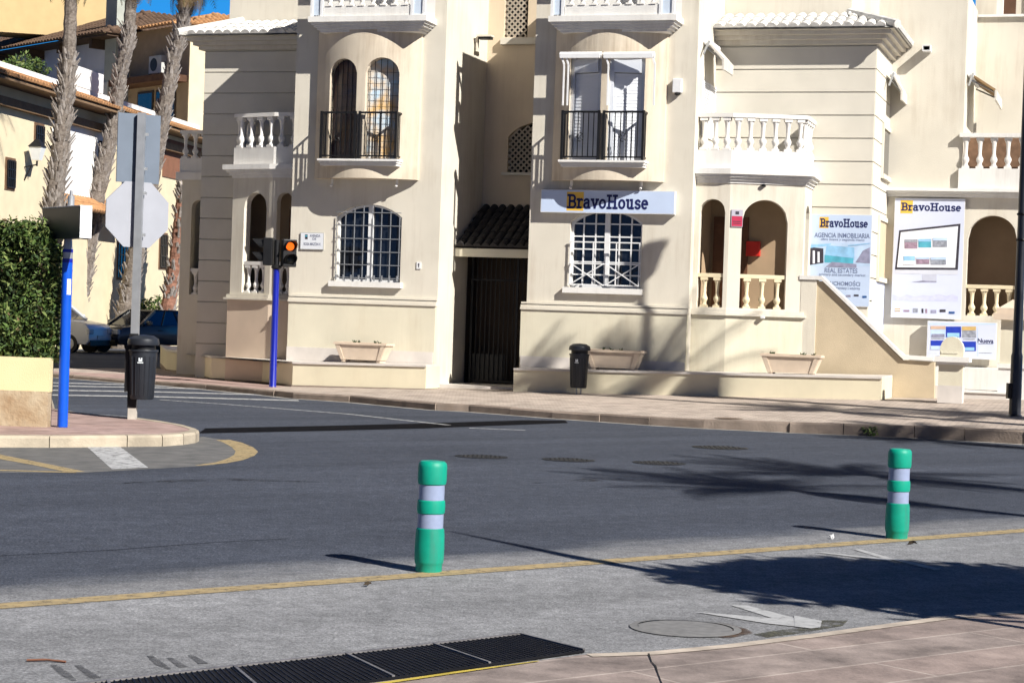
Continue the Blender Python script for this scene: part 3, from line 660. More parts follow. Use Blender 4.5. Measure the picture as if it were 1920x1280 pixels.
# --- recess between the towers
rc = MB(); yb = 2.8
l1 = hole(X(952, 290, -2.8), T2L-.02+.35, Z(965, 323, -2.8), Z(985, 230, -2.8), .32); l1["x1"] = min(l1["x1"], T2L-.03)
l2 = hole(X(946, 30, -2.8), X(990, 30, -2.8), Z(965, 70, -2.8), TOP-.05)
gate_h = hole(T1R+.22, T2L-.03, .12, 3.1)
stripwall(rc, T1R, T2L, 3.0, TOP, [l1, l2], fm_front(yb), .2); rc.quad((T1R, yb, 0), (T2L, yb, 0), (T2L, yb, 3), (T1R, yb, 3))
rc.quad((T2L, 0, 0), (T2L, yb, 0), (T2L, yb, TOP), (T2L, 0, TOP))
rc.build("recess_wall", mat("peach recess stucco", (.70, .575, .42), .9, .06, 1.2, .25, 90, stain=.3, stain_col=(.42, .32, .2), streak=.3), bld)
for h, nm in ((l1, 0), (l2, 1)):
    lt = MB(); st = .135; y = yb+.06; k = int((h["x1"]-h["x0"])/st*2)+1; nz = int((h["zt"]-h["z0"])/st*2)+1
    for i in range(k):
        for j in range(nz):
            if (i+j) % 2: continue
            cx, cz = h["x0"]+(i+.5)*st/2, h["z0"]+(j+.5)*st/2
            if cx+st/2 > h["x1"] or cz+st*.5 > htop(h, cx): continue
            for a in range(4):
                p = [(cx+.072*math.cos(R(90*a+45*0)), y, cz+.072*math.sin(R(90*a))), (cx+.072*math.cos(R(90*a+90)), y, cz+.072*math.sin(R(90*a+90)))]
                lt.bar(p[0], p[1], .021, .03)
    lo = lt.build("lattice_window", mat("lattice clay", (.60, .52, .42), .85, .1, 6), bld)
    bk = MB(); bk.poly([(a, yb+.19, b) for a, b in arch_pts(h)]); bk.build("opening", DARK, lo)
ls = MB(); ls.box(X(936, 73, -2.6), T2L-.003, yb-.12, yb-.003, Z(965, 75, -2.7)-.1, Z(965, 71, -2.7)); ls.box(l1["x0"]-.12, T2L-.003, yb-.07, yb-.003, l1["z0"]-.07, l1["z0"]-.01); ls.build("recess_sill", STUCCO, bld)
def tile_roof(mb, e0, e1, t0, t1, pitch=.21, rows=3, lift=.05, m=0, cut0=None, cut1=None):
    """barrel tiles from the eave line e0-e1 up to the line t0-t1"""
    e0, e1, t0, t1 = map(Vector, (e0, e1, t0, t1)); n = max(2, round((e1-e0).length/pitch)); nrm = (e1-e0).cross(t0-e0).normalized()
    if nrm.z < 0: nrm = -nrm
    ax = (e1-e0).normalized(); W = (e1-e0).length; h0 = (t0-e0).dot(ax); h1 = (e1-t1).dot(ax)      # hips where the top line is shorter
    mb.quad(e0, e1, t1, t0, m)
    if h0 > .05 or h1 > .05: t0, t1 = t0-ax*h0, t1+ax*h1
    ln = (t0-e0).length
    for i in range(n):
        c_ = (i+.5)/n*W; vm = min(1.0, c_/h0 if h0 > .05 else 1, (W-c_)/h1 if h1 > .05 else 1)
        for j in range(rows):
            if (j+.5)/rows > vm: continue
            loops = []
            for v, rr, up in ((max(0, j/rows-.03), .50, lift*.45), ((j+1)/rows, .42, 0.0)):
                a0, a1 = e0.lerp(t0, v), e1.lerp(t1, v); c = a0.lerp(a1, (i+.5)/n); w_ = (a1-a0)/n
                jx = random.uniform(-.02, .02)
                loops.append([c+w_*(jx+rr*math.cos(R(180*k/6)))+nrm*(up+w_.length*.42*math.sin(R(180*k/6))) for k in range(7)])
            mb.loft(loops, m, cap=True, closed=False)
cn = MB(); eu0, eu1 = X(851, 470, -.9), T2L-.004; zE = Z(900, 464, -.9); zR = Z(945, 389, -2.8)
tile_roof(cn, (eu0+.02, .95, zE), (eu1, .95, zE), (T1R+.01, yb-.003, zR), (eu1, yb-.003, zR), .2, 6)
cp = cn.build("porch_roof", TILED, bld, smooth=False)
bm_ = MB(); bm_.box(eu0-.02, eu1, .98, 1.16, zE-.2, zE-.02); bm_.box(T1R+.004, eu1, 1.17, 1.85, zE-.12, zE-.04); bm_.build("porch_beam", PLINTH, bld)
gt2 = MB(); ya = 1.85; gx0, gx1 = T1R+.16, T2L-.02; gz = zE-.13; gm = Z(930, 525, -1.85)
for x in (gx0, (gx0+gx1)/2+.14, gx1): gt2.box(x-.025, x+.025, ya-.025, ya+.025, .2, gz)
for z in (.3, gm, gz-.03): gt2.box(gx0+.026, gx1-.026, ya-.02, ya+.02, z-.02, z+.02)
for k in range(1, 17): x = gx0+(gx1-gx0)*k/17; gt2.box(x-.009, x+.009, ya-.009, ya+.009, .32, gz-.05)
gt2.box(gx0+.026, gx0+.8, ya+.03, ya+.036, .3, .9)
gt2.build("entrance_gate", IRON, bld)
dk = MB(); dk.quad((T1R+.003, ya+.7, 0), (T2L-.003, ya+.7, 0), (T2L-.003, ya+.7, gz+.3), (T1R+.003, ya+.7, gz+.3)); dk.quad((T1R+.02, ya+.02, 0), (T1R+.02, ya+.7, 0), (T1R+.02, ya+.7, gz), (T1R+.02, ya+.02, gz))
dk.quad((T2L-.02, ya+.02, 0), (T2L-.02, ya+.7, 0), (T2L-.02, ya+.7, gz), (T2L-.02, ya+.02, gz)); dk.build("passage", mat("passage painted deep shade", (.06, .045, .035), .95, .1, 2), bld)  # sheets close behind the gate, coloured dark as the shade of a deep passage
st = MB(); st.box(T1R+.003, T2L-.10, .3, 2.55, 0, .24); st.build("threshold", MARBLE, bld)

# --- grooved wings
GZ = [Z(1560, y, -1.9) for y in (432, 390, 345, 301.5, 258, 214, 172, 130)]; GS = (GZ[-1]-GZ[0])/(len(GZ)-1)
def grooved(mb, fm, x0, x1, z0, z1, off=0.0):
    zs = [z0]+[GZ[0]+GS*k for k in range(-6, 20) if z0+.05 < GZ[0]+GS*k < z1-.05]+[z1]
    for a, b in zip(zs, zs[1:]):
        a2, b2 = a+.013, b-.013
        mb.loft([[fm(x0, -.018, a2), fm(x1, -.018, a2), fm(x1, -.018, b2), fm(x0, -.018, b2)], [fm(x0, .03, a2-.006), fm(x1, .03, a2-.006), fm(x1, .03, b2+.006), fm(x0, .03, b2+.006)]], cap=True)
    mb.quad(fm(x0, .02, z0), fm(x1, .02, z0), fm(x1, .02, z1), fm(x0, .02, z1))
W2R = 6.01; W1L = X(379, 300, -1.9)
zev = Z(1500, 53, -1.45); zco = Z(1500, 83, -1.9)
for a, b, fl in ((T2R+.003, W2R, 0), (W1L, T1L-.003, 1)):
    wm = MB(); grooved(wm, fm_front(1.9), a, b, 0.0, zco+.05)
    xs = b if not fl else a
    if not fl: grooved(wm, lambda y, dp, z: Vector((W2R-dp, y, z)), 1.9, 4.5, 0, zco+.05)
    else: wm.quad((W1L, 1.9, 0), (W1L, 4.5, 0), (W1L, 4.5, zco), (W1L, 1.9, zco))
    wm.build("wing_wall", mat("grooved wing stucco", (.70, .655, .56), .9, .06, 1.5, .2, 90, stain=.35, stain_col=(.48, .42, .34)), bld)
    # stepped eave cornice, tiles and the storey above
    cm = MB(); xa, xb = (a, b+.36) if not fl else (a-.36, b)
    for i, (p, z0, z1) in enumerate(((.12, zco-.02, zco+.07), (.22, zco+.071, zco+.16), (.32, zco+.161, zco+.25), (.40, zco+.251, zev-.005))):
        if not fl: cm.box(a, W2R+p, 1.9-p, 4.45, z0, z1)
        else: cm.box(W1L-p, b, 1.9-p, 4.45, z0, z1)
    cm.build("eave_cornice", STUCCO, bld)
    rm = MB(); zt_ = zev+.42
    if not fl:
        tile_roof(rm, (a, 1.42, zev), (W2R+.46, 1.42, zev), (a, 2.6, zt_), (W2R-.7, 2.6, zt_), .225, 3)
        tile_roof(rm, (W2R+.46, 1.42, zev), (W2R+.46, 4.45, zev), (W2R-.7, 2.6, zt_), (W2R-.7, 4.45, zt_), .225, 3)
        rm.path([(W2R+.48, 1.40, zev+.06), (W2R-.7, 2.6, zt_+.08)], .09, 8)
    else:
        tile_roof(rm, (W1L-.46, 1.42, zev), (b, 1.42, zev), (W1L+.6, 2.6, zt_), (b, 2.6, zt_), .225, 3)
        tile_roof(rm, (W1L-.46, 4.45, zev), (W1L-.46, 1.42, zev), (W1L+.6, 4.45, zt_), (W1L+.6, 2.6, zt_), .225, 3)
        rm.path([(W1L-.48, 1.40, zev+.06), (W1L+.6, 2.6, zt_+.08)], .09, 8)
    rm.build("wing_roof", TILEW, bld)
    um = MB(); ua, ub = (a, W2R-.65) if not fl else (X(431, 15, -2.62), b)
    um.quad((ua, 2.62, zev), (ub, 2.62, zev), (ub, 2.62, TOP+.8), (ua, 2.62, TOP+.8))
    for x in (ua, ub): um.quad((x, 2.62, zev), (x, 6.5, zev), (x, 6.5, TOP+.8), (x, 2.62, TOP+.8))
    um.build("upper_wall", STUCCO, bld)

rk = MB(); ru = X(433, 15, -2.7); rk.box(ru, 5.2, 6.5, 17, 0, 13.4); rk.build("unseen_shade_block", STUCCO, bld)  # added block, hidden from view, that throws shade on the parked cars
# narrow arched bay behind the left corner
y5 = 3.3; v0 = X(340, 400, -y5); zk0, zk1 = Z(360, 338, -y5), Z(360, 325, -y5); zq = Z(355, 297, -y5); zr_ = Z(365, 245, -y5)
hq = hole(X(358, 430, -y5), X(378, 430, -y5)+.1, Z(365, 552, -y5), Z(370, 375, -y5), .3)
cq = MB(); stripwall(cq, v0, W1L, 0, zk1, [hq], fm_front(y5), .2); cq.quad((v0, y5, 0), (v0, y5+4, 0), (v0, y5+4, zk1), (v0, y5, zk1)); cq.quad((v0, y5+1.3, 0), (W1L, y5+1.3, 0), (W1L, y5+1.3, zk1), (v0, y5+1.3, zk1)); cq.build("corner_bay", STUCCO, bld)
cq = MB(); cq.box(v0-.12, W1L-.002, y5-.12, y5+.5, zk0, zk1+.02); cq.box(v0-.05, W1L-.003, y5-.06, y5+.1, zk1+.021, zq); cq.box(v0-.06, W1L-.003, y5-.08, y5+.12, zr_-.08, zr_); co = cq.build("corner_balcony", WHITE, bld)
for k in range(4): link("baluster", BAL_W, co, (v0+.05+.26*k, y5+.02, zq)).scale = (1, 1, zr_-.08-zq)
for k in range(2): link("baluster", BAL_W, co, (hq["x0"]+.12+.22*k, y5+.1, hq["z0"])).scale = (1, 1, .55)
cq = MB(); cq.box(hq["x0"]+.002, hq["x1"]-.002, y5+.03, y5+.18, hq["z0"]+.551, hq["z0"]+.63); cq.build("handrail", BALW, co)
# --- arched loggias with balconies on top
def plan_hit(px, py, A, e):
    """distance along the plan line A + t e (facade frame) where the sight line of a pixel meets it"""
    v = ray(px, py); vx, vy = v.dot(UA), v.dot(NI); cx, cy = (CAM-Q).dot(UA), (CAM-Q).dot(NI)
    det = vx*(-e[1])+e[0]*vy; s = ((A[0]-cx)*(-e[1])+e[0]*(A[1]-cy))/det
    return ((cx+vx*s-A[0])*e[0]+(cy+vy*s-A[1])*e[1])
zr1, zr0, zp0, zc0 = Z(1330, 212, -.3), Z(1330, 281, -.3), Z(1330, 316, -.3), Z(1330, 343, -.3)
A = (T2R+.002, .3); eAB = (1, 0); lAB = plan_hit(1366, 450, A, eAB); B = (A[0]+lAB, .3)
eBC = (math.cos(YAW), math.sin(YAW)); lBC = plan_hit(1506, 450, B, eBC); C = (B[0]+eBC[0]*lBC, B[1]+eBC[1]*lBC)
D = (C[0]-.02, 1.87); _l = math.hypot(D[0]-C[0], D[1]-C[1]); eCD = ((D[0]-C[0])/_l, (D[1]-C[1])/_l)
nAB, nBC, nCD = (0, 1), (-eBC[1], eBC[0]), (-eCD[1], eCD[0])
AT = Z(1330, 373, -.3); SB = ZM+.1; RZ = Z(1330, 512, -.3)
hAB = hole(plan_hit(1309, 480, A, eAB), plan_hit(1357, 480, A, eAB), SB, AT, .3)
hBC = hole(plan_hit(1389, 480, B, eBC), plan_hit(1475, 480, B, eBC), SB, AT+.01, .5)
hCD = hole(.25, .8, SB, AT-.05, .27)
LA = (T1L-.002, .3); LlAB = plan_hit(508, 450, LA, (-1, 0)); LB_ = (LA[0]-LlAB, .3); leBC = (-eBC[0], eBC[1]); LlBC = plan_hit(434, 450, LB_, leBC); LC = (LB_[0]+leBC[0]*LlBC, LB_[1]+leBC[1]*LlBC); LD_ = (LC[0]-.14, 1.87)
_ll = math.hypot(LD_[0]-LC[0], LD_[1]-LC[1]); leCD = ((LD_[0]-LC[0])/_ll, (LD_[1]-LC[1])/_ll)
LhAB = hole(.10, LlAB-.12, SB, AT, .3); LhBC = hole(plan_hit(497, 480, LB_, leBC), plan_hit(455, 480, LB_, leBC), SB, AT, .4)
if LhBC["x0"] > LhBC["x1"]: LhBC["x0"], LhBC["x1"] = LhBC["x1"], LhBC["x0"]
for fl in (0, 1):
    sg = -1 if fl else 1
    if not fl:
        facets = [(A, eAB, nAB, lAB, hAB), (B, eBC, nBC, lBC, hBC), (C, eCD, nCD, _l, hCD)]; poly = [A, B, C, D]
    else:
        facets = [(LA, (-1, 0), (0, 1), LlAB, LhAB), (LB_, leBC, (leBC[1], -leBC[0]), LlBC, LhBC), (LC, leCD, (leCD[1], -leCD[0]), _ll, hole(.25, .7, SB, AT-.05, .2))]; poly = [LA, LB_, LC, LD_]
    def off(o, back=1.88):
        a, b, c, d = poly; ins = 1 if not fl else -1
        n2 = (nBC[0]*ins, nBC[1]); n3 = (nCD[0]*ins, nCD[1]); e2 = (eBC[0]*ins, eBC[1])
        b2 = (b[0]-n2[0]*o*.5+0*o, b[1]-o*1.0); c2 = (c[0]-n3[0]*o-n2[0]*o, c[1]-n2[1]*o); d2 = (d[0]-n3[0]*o, back)
        return [(a[0], a[1]-o), b2, c2, d2, (a[0], back)]
    lw = MB()
    for P, e, nn, ll, h in facets: stripwall(lw, 0, ll, ZM-.02, zc0+.02, [h], plane_map(P, e, nn), .2)
    lg = lw.build("loggia", STUCCO, bld)
    pm = MB(); pm.prism(off(.03), 0, ZM-.06); pm.build("loggia_plinth", PLINTH if not fl else mat("plinth stucco with painted shade", (.66, .53, .41), .9, .08, 1.5, .25, 90, stain=.3), bld)  # left plinth: copy of the stucco with shade put into its colour
    mm = MB(); mm.prism(off(.09), ZM-.059, ZM-.015); mm.prism(off(.05), ZM-.014, ZM+.06); mm.build("loggia_string_course", STUCCO, bld)
    bl = MB()
    for o_, z0, z1 in ((.02, zc0, zc0+.06), (.06, zc0+.061, zc0+.12), (.11, zc0+.121, zc0+.18), (.16, zc0+.181, zp0-.005)): bl.prism(off(o_), z0, z1)
    bc = bl.build("balcony", WHITE, bld)
    # solid parapet, top rail and balusters
    pp = MB(); rr = MB(); par = [P for P in off(.005)[:4]]
    for P, R_ in zip(par, par[1:]):
        dx, dy = R_[0]-P[0], R_[1]-P[1]; l_ = math.hypot(dx, dy); dx /= l_; dy /= l_; nx, ny = (-dy, dx) if not fl else (dy, -dx)
        for m_, z0, z1, wd, o_ in ((pp, zp0, zr0, .14, 0), (rr, zr1-.085, zr1, .19, -.02)):
            q = [(P[0]+nx*o_, P[1]+ny*o_), (R_[0]+nx*o_, R_[1]+ny*o_), (R_[0]+nx*(o_+wd), R_[1]+ny*(o_+wd)), (P[0]+nx*(o_+wd), P[1]+ny*(o_+wd))]; m_.prism(q, z0, z1)
        k = max(2, round(l_/.275)); 
        for j in range(k):
            t_ = (j+.5)/k*l_
            link("baluster", BAL_W, bc, (P[0]+dx*t_+nx*.075, P[1]+dy*t_+ny*.075, zr0), (0, 0, math.atan2(dy, dx))).scale = (1.05, 1.05, zr1-.085-zr0)
    pp.build("parapet", WHITE, bc); rr.build("handrail", BALW, bc)
    # balustrades inside the arches
    bs = MB()
    for (P, e, nn, ll, h), k in zip(facets, (2, 3, 2)):
        f_ = plane_map(P, e, nn); bs.loft([[f_(h["x0"], .03, z), f_(h["x1"], .03, z), f_(h["x1"], .19, z), f_(h["x0"], .19, z)] for z in (RZ-.08, RZ)])
    bo = bs.build("balustrade", BALC if not fl else BALW, bld)
    for (P, e, nn, ll, h), k in zip(facets, (2, 3, 2)):
        f_ = plane_map(P, e, nn)
        for j in range(k):
            x = h["x0"]+(h["x1"]-h["x0"])*(j+.5)/k; link("baluster", BAL_C if not fl else BAL_W, bo, f_(x, .11, SB), (0, 0, math.atan2(e[1], e[0]))).scale = (1.0, 1.0, RZ-.08-SB)
    rm = MB(); xa = A[0]+.01 if not fl else LA[0]-.01; xd = D[0]-.02 if not fl else LD_[0]+.02
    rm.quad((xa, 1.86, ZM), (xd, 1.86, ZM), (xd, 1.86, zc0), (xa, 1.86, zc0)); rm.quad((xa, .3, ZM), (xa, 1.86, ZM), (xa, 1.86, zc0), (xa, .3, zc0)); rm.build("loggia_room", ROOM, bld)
    dr_ = MB(); x0 = xa+sg*.08; dr_.box(x0, x0+sg*.75, 1.80, 1.855, ZM+.08, ZM+2.05); dr_.build("loggia_door", mat("brown wooden door", (.16, .075, .04), .6, .2, 6), bld)
mb_ = MB(); u0 = X(1398, 465, -1.7); mb_.box(u0, X(1424, 465, -1.7), 1.74, 1.855, Z(1410, 480, -1.7), Z(1410, 452, -1.7)); tag(mb_.build("letter_box", mat("red enamel", (.62, .03, .02), .4, .05, 5), None, bevel=.01), "red box mounted on the wall inside the sunlit arch", "letter box").matrix_world = bld.matrix_basis
# ---------------------------------------------------------------- right end of the building: set-back wing, lower arcade wall, terrace
ZT0, ZT1 = Z(1780, 372, -4.5), Z(1780, 353, -4.3)
har = hole(X(1813, 480, -4.5), X(1906, 480, -4.5), Z(1850, 592, -4.5), Z(1860, 404, -4.5), .52)
lw = MB(); stripwall(lw, W2R, 11.5, 0, ZT0+.02, [har], fm_front(4.5), .25); lw.build("arcade_wall", STUCCO, bld)
lb = MB(); lb.quad((W2R+.1, 5.6, 1.2), (11.5, 5.6, 1.2), (11.5, 5.6, ZT0), (W2R+.1, 5.6, ZT0)); lb.quad((har["x0"]-.3, 4.76, 1.2), (har["x0"]-.3, 5.6, 1.2), (har["x0"]-.3, 5.6, ZT0), (har["x0"]-.3, 4.76, ZT0))
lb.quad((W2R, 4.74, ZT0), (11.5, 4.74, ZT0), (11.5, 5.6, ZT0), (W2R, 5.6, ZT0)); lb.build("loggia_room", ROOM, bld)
RZ3 = Z(1850, 534, -4.5)
b3 = MB(); b3.box(har["x0"]+.002, har["x1"]-.002, 4.53, 4.70, RZ3-.08, RZ3); bo = b3.build("balustrade", BALC, bld)
for j in range(4): link("baluster", BAL_C, bo, (har["x0"]+(har["x1"]-har["x0"])*(j+.5)/4, 4.62, har["z0"])).scale = (1.05, 1.05, RZ3-.08-har["z0"])
tb = MB()
for p, z0, z1 in ((.08, ZT0+.021, ZT0+.08), (.16, ZT0+.081, ZT0+.14), (.24, ZT0+.141, ZT1)): tb.box(W2R+.02, 11.5, 4.5-p, 7.2, z0, z1)
te = tb.build("terrace_cornice", WHITE, bld)
W3R = X(1808, 200, -4.5)
up = MB(); up.quad((W2R-.3, 4.46, ZT1), (W3R, 4.46, ZT1), (W3R, 4.46, TOP), (W2R-.3, 4.46, TOP)); up.quad((W3R, 4.46, ZT1), (W3R, 7.2, ZT1), (W3R, 7.2, TOP), (W3R, 4.46, TOP))
z4 = Z(1870, 33, -7.2); up.quad((W3R, 7.2, ZT1), (11.5, 7.2, ZT1), (11.5, 7.2, z4), (W3R, 7.2, z4)); up.quad((W3R, 7.2, z4), (11.5, 7.2, z4), (11.5, 9.0, z4), (W3R, 9.0, z4)); up.quad((W3R-.2, 9.0, z4-1), (11.5, 9, z4-1), (11.5, 9, 11), (W3R-.2, 9, 11))
up.build("set_back_wall", STUCCO, bld)
cpg = MB(); cpg.box(W3R+.02, 11.5, 7.12, 7.35, z4+.002, z4+.06); cpg.box(W3R+.35, W3R+.5, 8.2, 8.4, z4+.062, z4+1.2); cpg.build("coping", WHITE, bld)
wd = MB(); wd.box(W3R+.45, W3R+.75, 8.93, 8.99, z4-.3, z4+1.5); wd.box(W3R+1.0, W3R+1.25, 8.93, 8.99, z4-.3, z4+1.5); wd.build("roof_door", mat("brown timber", (.12, .06, .035), .7, .2, 5), bld)
zb1, zb0, zbp = Z(1850, 251, -4.5), Z(1850, 317, -4.5), Z(1850, 346, -4.5)
px0 = X(1799, 300, -4.5)
pp = MB(); pp.box(px0, 11.5, 4.36, 4.457, ZT1+.002, zb0); pp.box(px0, 11.5, 4.32, 4.456, zb1-.09, zb1)
tp = pp.build("terrace_parapet", WHITE, bld)
for j in range(9): link("baluster", BAL_W, tp, (px0+.14+.3*j, 4.41, zb0)).scale = (1.05, .6, zb1-.09-zb0)
rb = MB(); rb.quad((px0, 4.9, ZT1), (11.5, 4.9, ZT1), (11.5, 4.9, zb1-.05), (px0, 4.9, zb1-.05)); rb.build("terrace_backing", mat("brown reed screen", (.22, .13, .08), .9, .3, 8), bld)
# windows in the side of the grooved wing
def SP(px, py, x=W2R):
    v = ray(px, py); o = Q+UA*x; t = (o-CAM).dot(UA)/v.dot(UA); p = CAM+v*t
    return (p-Q).dot(NI), p.z
for (a, b, c, d), m_ in (((1654, 240, 1673, 328), GLASS), ((1646, 412, 1661, 520), TAN)):
    y0, z1 = SP(a, b); y1, _ = SP(c, b); _, z0 = SP(a, d)
    fr = MB(); fr.box(W2R+.019, W2R+.06, y0-.12, y0, z0-.1, z1+.1); fr.box(W2R+.019, W2R+.06, y1, y1+.12, z0-.1, z1+.1); fr.box(W2R+.019, W2R+.06, y0, y1, z1, z1+.1); fr.box(W2R+.019, W2R+.09, y0-.1, y1+.1, z0-.1, z0)
    wn = fr.build("side_window", STUCCO, bld); pn = MB(); pn.box(W2R+.019, W2R+.024, y0+.001, y1-.001, z0+.001, z1-.001); pn.build("pane", m_, wn)
# shuttered window in the side of the right tower
y0, z1 = SP(1317, 150, T2R); y1, z0 = SP(1342, 205, T2R)
sh = MB()
for ya, yb_ in ((y0, (y0+y1)/2-.02), ((y0+y1)/2+.02, y1)):
    sh.box(T2R+.003, T2R+.03, ya, ya+.06, z0-.7, z1); sh.box(T2R+.003, T2R+.03, yb_-.06, yb_, z0-.7, z1)
    for k in range(24): z = z0-.7+(z1-z0+.7)*k/24; sh.loft([[(T2R+.01, y, z+.0), (T2R+.03, y, z+.0), (T2R+.012, y, z+.05)] for y in (ya+.061, yb_-.061)])
sh.build("louvred_shutter", WMET, bld)

# stair with its sloping parapet
sd_ = .78; yS = sd_
def SQ(px, py): u, z = FP(px, py, -sd_); return (u, z)
prof = [SQ(1524, 752), SQ(1524, 526), SQ(1541, 527), SQ(1692, 675), SQ(1752, 679), SQ(1752, 756)]; prof[0] = (prof[0][0], 0); prof[-1] = (prof[-1][0], 0)
sp = MB(); sp.prismY(prof, yS, yS+.22); spo = sp.build("stair_parapet", TAN, bld)
cp_ = MB(); cl = [SQ(1500, 521), SQ(1541, 522), SQ(1694, 670), SQ(1750, 674)]
for a, b in zip(cl, cl[1:]): cp_.loft([[(q[0], y, q[1]+dz) for y, dz in ((yS-.06, -.03), (yS+.28, -.03), (yS+.28, .05), (yS-.06, .05))] for q in (a, b)])
cp_.build("coping", WHITE, spo)
cw = MB(); cw.box(SQ(1500, 600)[0], prof[0][0]-.002, yS-.03, yS+.25, 0, SQ(1500, 524)[1]); cw.build("stair_newel", STUCCO, bld)
stp = MB(); us = prof[2][0]
for k in range(11): stp.box(us+k*.27, us+k*.27+.27, yS+.23, 1.87, 0, ZM-.02-k*.165)
stp.build("stair_step", MARBLE, bld)
lo_ = MB(); lo_.box(7.3, 11.5, 3.6, 4.45, 0, Z(1850, 690, -4)); lo_.build("lower_wall", WHITE, bld)

# ---------------------------------------------------------------- ledges along the pavement
def sloped(mb, pts, m=0):       # pts: (x, y, zlow, zhigh)
    mb.loft([[(p[0], p[1], p[2]) for p in pts], [(p[0], p[1], p[3]) for p in pts]], m)
LB = mat("cream ledge stucco", (.72, .65, .48), .9, .07, 1.5, .25, 90, stain=.35, stain_col=(.45, .36, .24))
e1 = [(-5.75, .64), (-2.72, .69)]; e2 = [(-.83, .69), (6.75, .825)]
p2 = fu(GP(312, 692, .12)); p3 = fu(GP(312, 680, .12))
def ledge(label, front, back, zt):
    o = thing("ledge", label, "ledge", Q, -YAW)
    pts = front+back; b = MB(); sloped(b, [(x, y, -.1, zt(x, y)-.045) for x, y in pts]); b.build("body", LB, o)
    c = sum(p[0] for p in pts)/len(pts), sum(p[1] for p in pts)/len(pts)
    def grow(p, k): d = math.hypot(p[0]-c[0], p[1]-c[1]); return (c[0]+(p[0]-c[0])*(1+k/d), c[1]+(p[1]-c[1])*(1+k/d))
    t = MB(); sloped(t, [(*p, zt(*p)-.044, zt(*p)) for p in [(x, y-.03) for x, y in pts]]); t.build("cap", MARBLE, o)
    bs = MB(); sloped(bs, [(x, y-.05 if i < len(front) else y, -.1, zt(x, y)-.50) for i, (x, y) in enumerate(pts)]); bs.build("base_course", KERB, o)
zt1 = lambda x, y: .675+.016*(x+2.8) if x > -6 else .62-.0*(x)
ledge("cream ledge wrapping the tower beside the traffic signal, one trough on its lit end", [(p2[0], -p2[1]), (-5.75, -1.0), (-2.72, -1.0)], [(-2.72, -.13), (-5.9, -.13), (-8.6, .9), (p3[0]-.2, -p3[1])], zt1)
ledge("long cream ledge under the shop sign and arched loggia, two troughs on it", [(-.80, -1.0), (6.72, -1.0)], [(6.72, .74), (2.4, .2), (2.4, -.13), (-.80, -.13)], lambda x, y: .69+.0178*(x+.83))

# ---------------------------------------------------------------- planters
def planter(label, px, py, zb):
    u = X(px, py, .55); o = fthing("planter", label, "planter", u, .55, zb, group="stone troughs on the ledges")
    w0, w1, h = .46, .60, .42; b = MB()
    def ring(wx, wy, z): return [(-wx, -wy, z), (wx, -wy, z), (wx, wy, z), (-wx, wy, z)]
    b.loft([ring(w0, .17, .05), ring(w1, .23, h), ring(w1-.05, .18, h), ring(w1-.06, .17, h-.06)])
    b.box(-w0+.02, -w0+.10, -.16, .16, 0, .049); b.box(w0-.10, w0-.02, -.16, .16, 0, .049)
    # raised frame on the front
    for s in (-1, 1): b.loft([[(s*(w0-.01), -.185, .05), (s*(w0-.09), -.185, .05), (s*(w0-.09), -.15, .05), (s*(w0-.01), -.15, .05)], [(s*(w1-.02), -.25, h-.01), (s*(w1-.11), -.25, h-.01), (s*(w1-.11), -.2, h-.01), (s*(w1-.02), -.2, h-.01)]])
    b.box(-w1-.01, w1+.01, -.255, .24, h-.05, h-.012)
    b.build("trough", TERRA, o)
    s_ = MB(); s_.poly([(p[0], p[1], h-.03) for p in ring(w1-.06, .17, 0)]); s_.build("soil", SOIL, o)
    t = MB()
    for k in range(random.randint(3, 5)):
        x, y = random.uniform(-.45, .45), random.uniform(-.1, .1)
        for j in range(7):
            a = random.uniform(0, 6.28); l = random.uniform(.03, .08); t.quad((x, y, h-.04), (x+l*math.cos(a)*.5+.015, y+l*math.sin(a)*.5, h+.01), (x+l*math.cos(a), y+l*math.sin(a), h+random.uniform(.0, .06)), (x+l*math.cos(a)*.5-.015, y+l*math.sin(a)*.5, h+.01))
    t.build("dry_plant", LEAF[2], o)
planter("sand coloured stone trough on the ledge closest to the blue traffic signal", 682, 660, .665)
planter("sand coloured stone trough partly behind the black litter bin by the wall", 1153, 675, .715)
planter("sand coloured stone trough on the ledge near the sloping stair wall", 1485, 682, .765)

# ---------------------------------------------------------------- signs, posters and boards
def fit_text(parent, s, x0, x1, z0, z1, y, m, bold=0.0, name="lettering"):
    me = text_data(s, 1, m, bold); xs = [v.co.x for v in me.vertices]; zs = [v.co.z for v in me.vertices]
    sx, sz = (x1-x0)/(max(xs)-min(xs)), (z1-z0)/(max(zs)-min(zs)); mx, mz = min(xs), min(zs)
    for v in me.vertices: v.co = Vector((x0+(v.co.x-mx)*sx, y, z0+(v.co.z-mz)*sz))
    return link(name, me, parent)
def fsign(name, label, cat, box_px, d, thick, face, edge, group=None):
    x0, y0, x1, y1 = box_px; u0, z1 = FP((x0+x1)/2-(x1-x0)/2, y0, d); u1 = X(x1, (y0+y1)/2, d); z0 = Z((x0+x1)/2, y1, d); z1 = Z((x0+x1)/2, y0, d); u0 = X(x0, (y0+y1)/2, d)
    o = fthing(name, label, cat, u0, d, z0, group=group); b = MB(); b.box(0, u1-u0, 0, thick, 0, z1-z0); b.build("panel", edge, o)
    fc = MB(); e = .012; patch(fc, e, u1-u0-e, e, z1-z0-e, -.002); fc.build("face", face, o)
    L = lambda px, py: (X(px, py, d)-u0, Z(px, py, d)-z0)
    return o, L, (u1-u0, z1-z0)
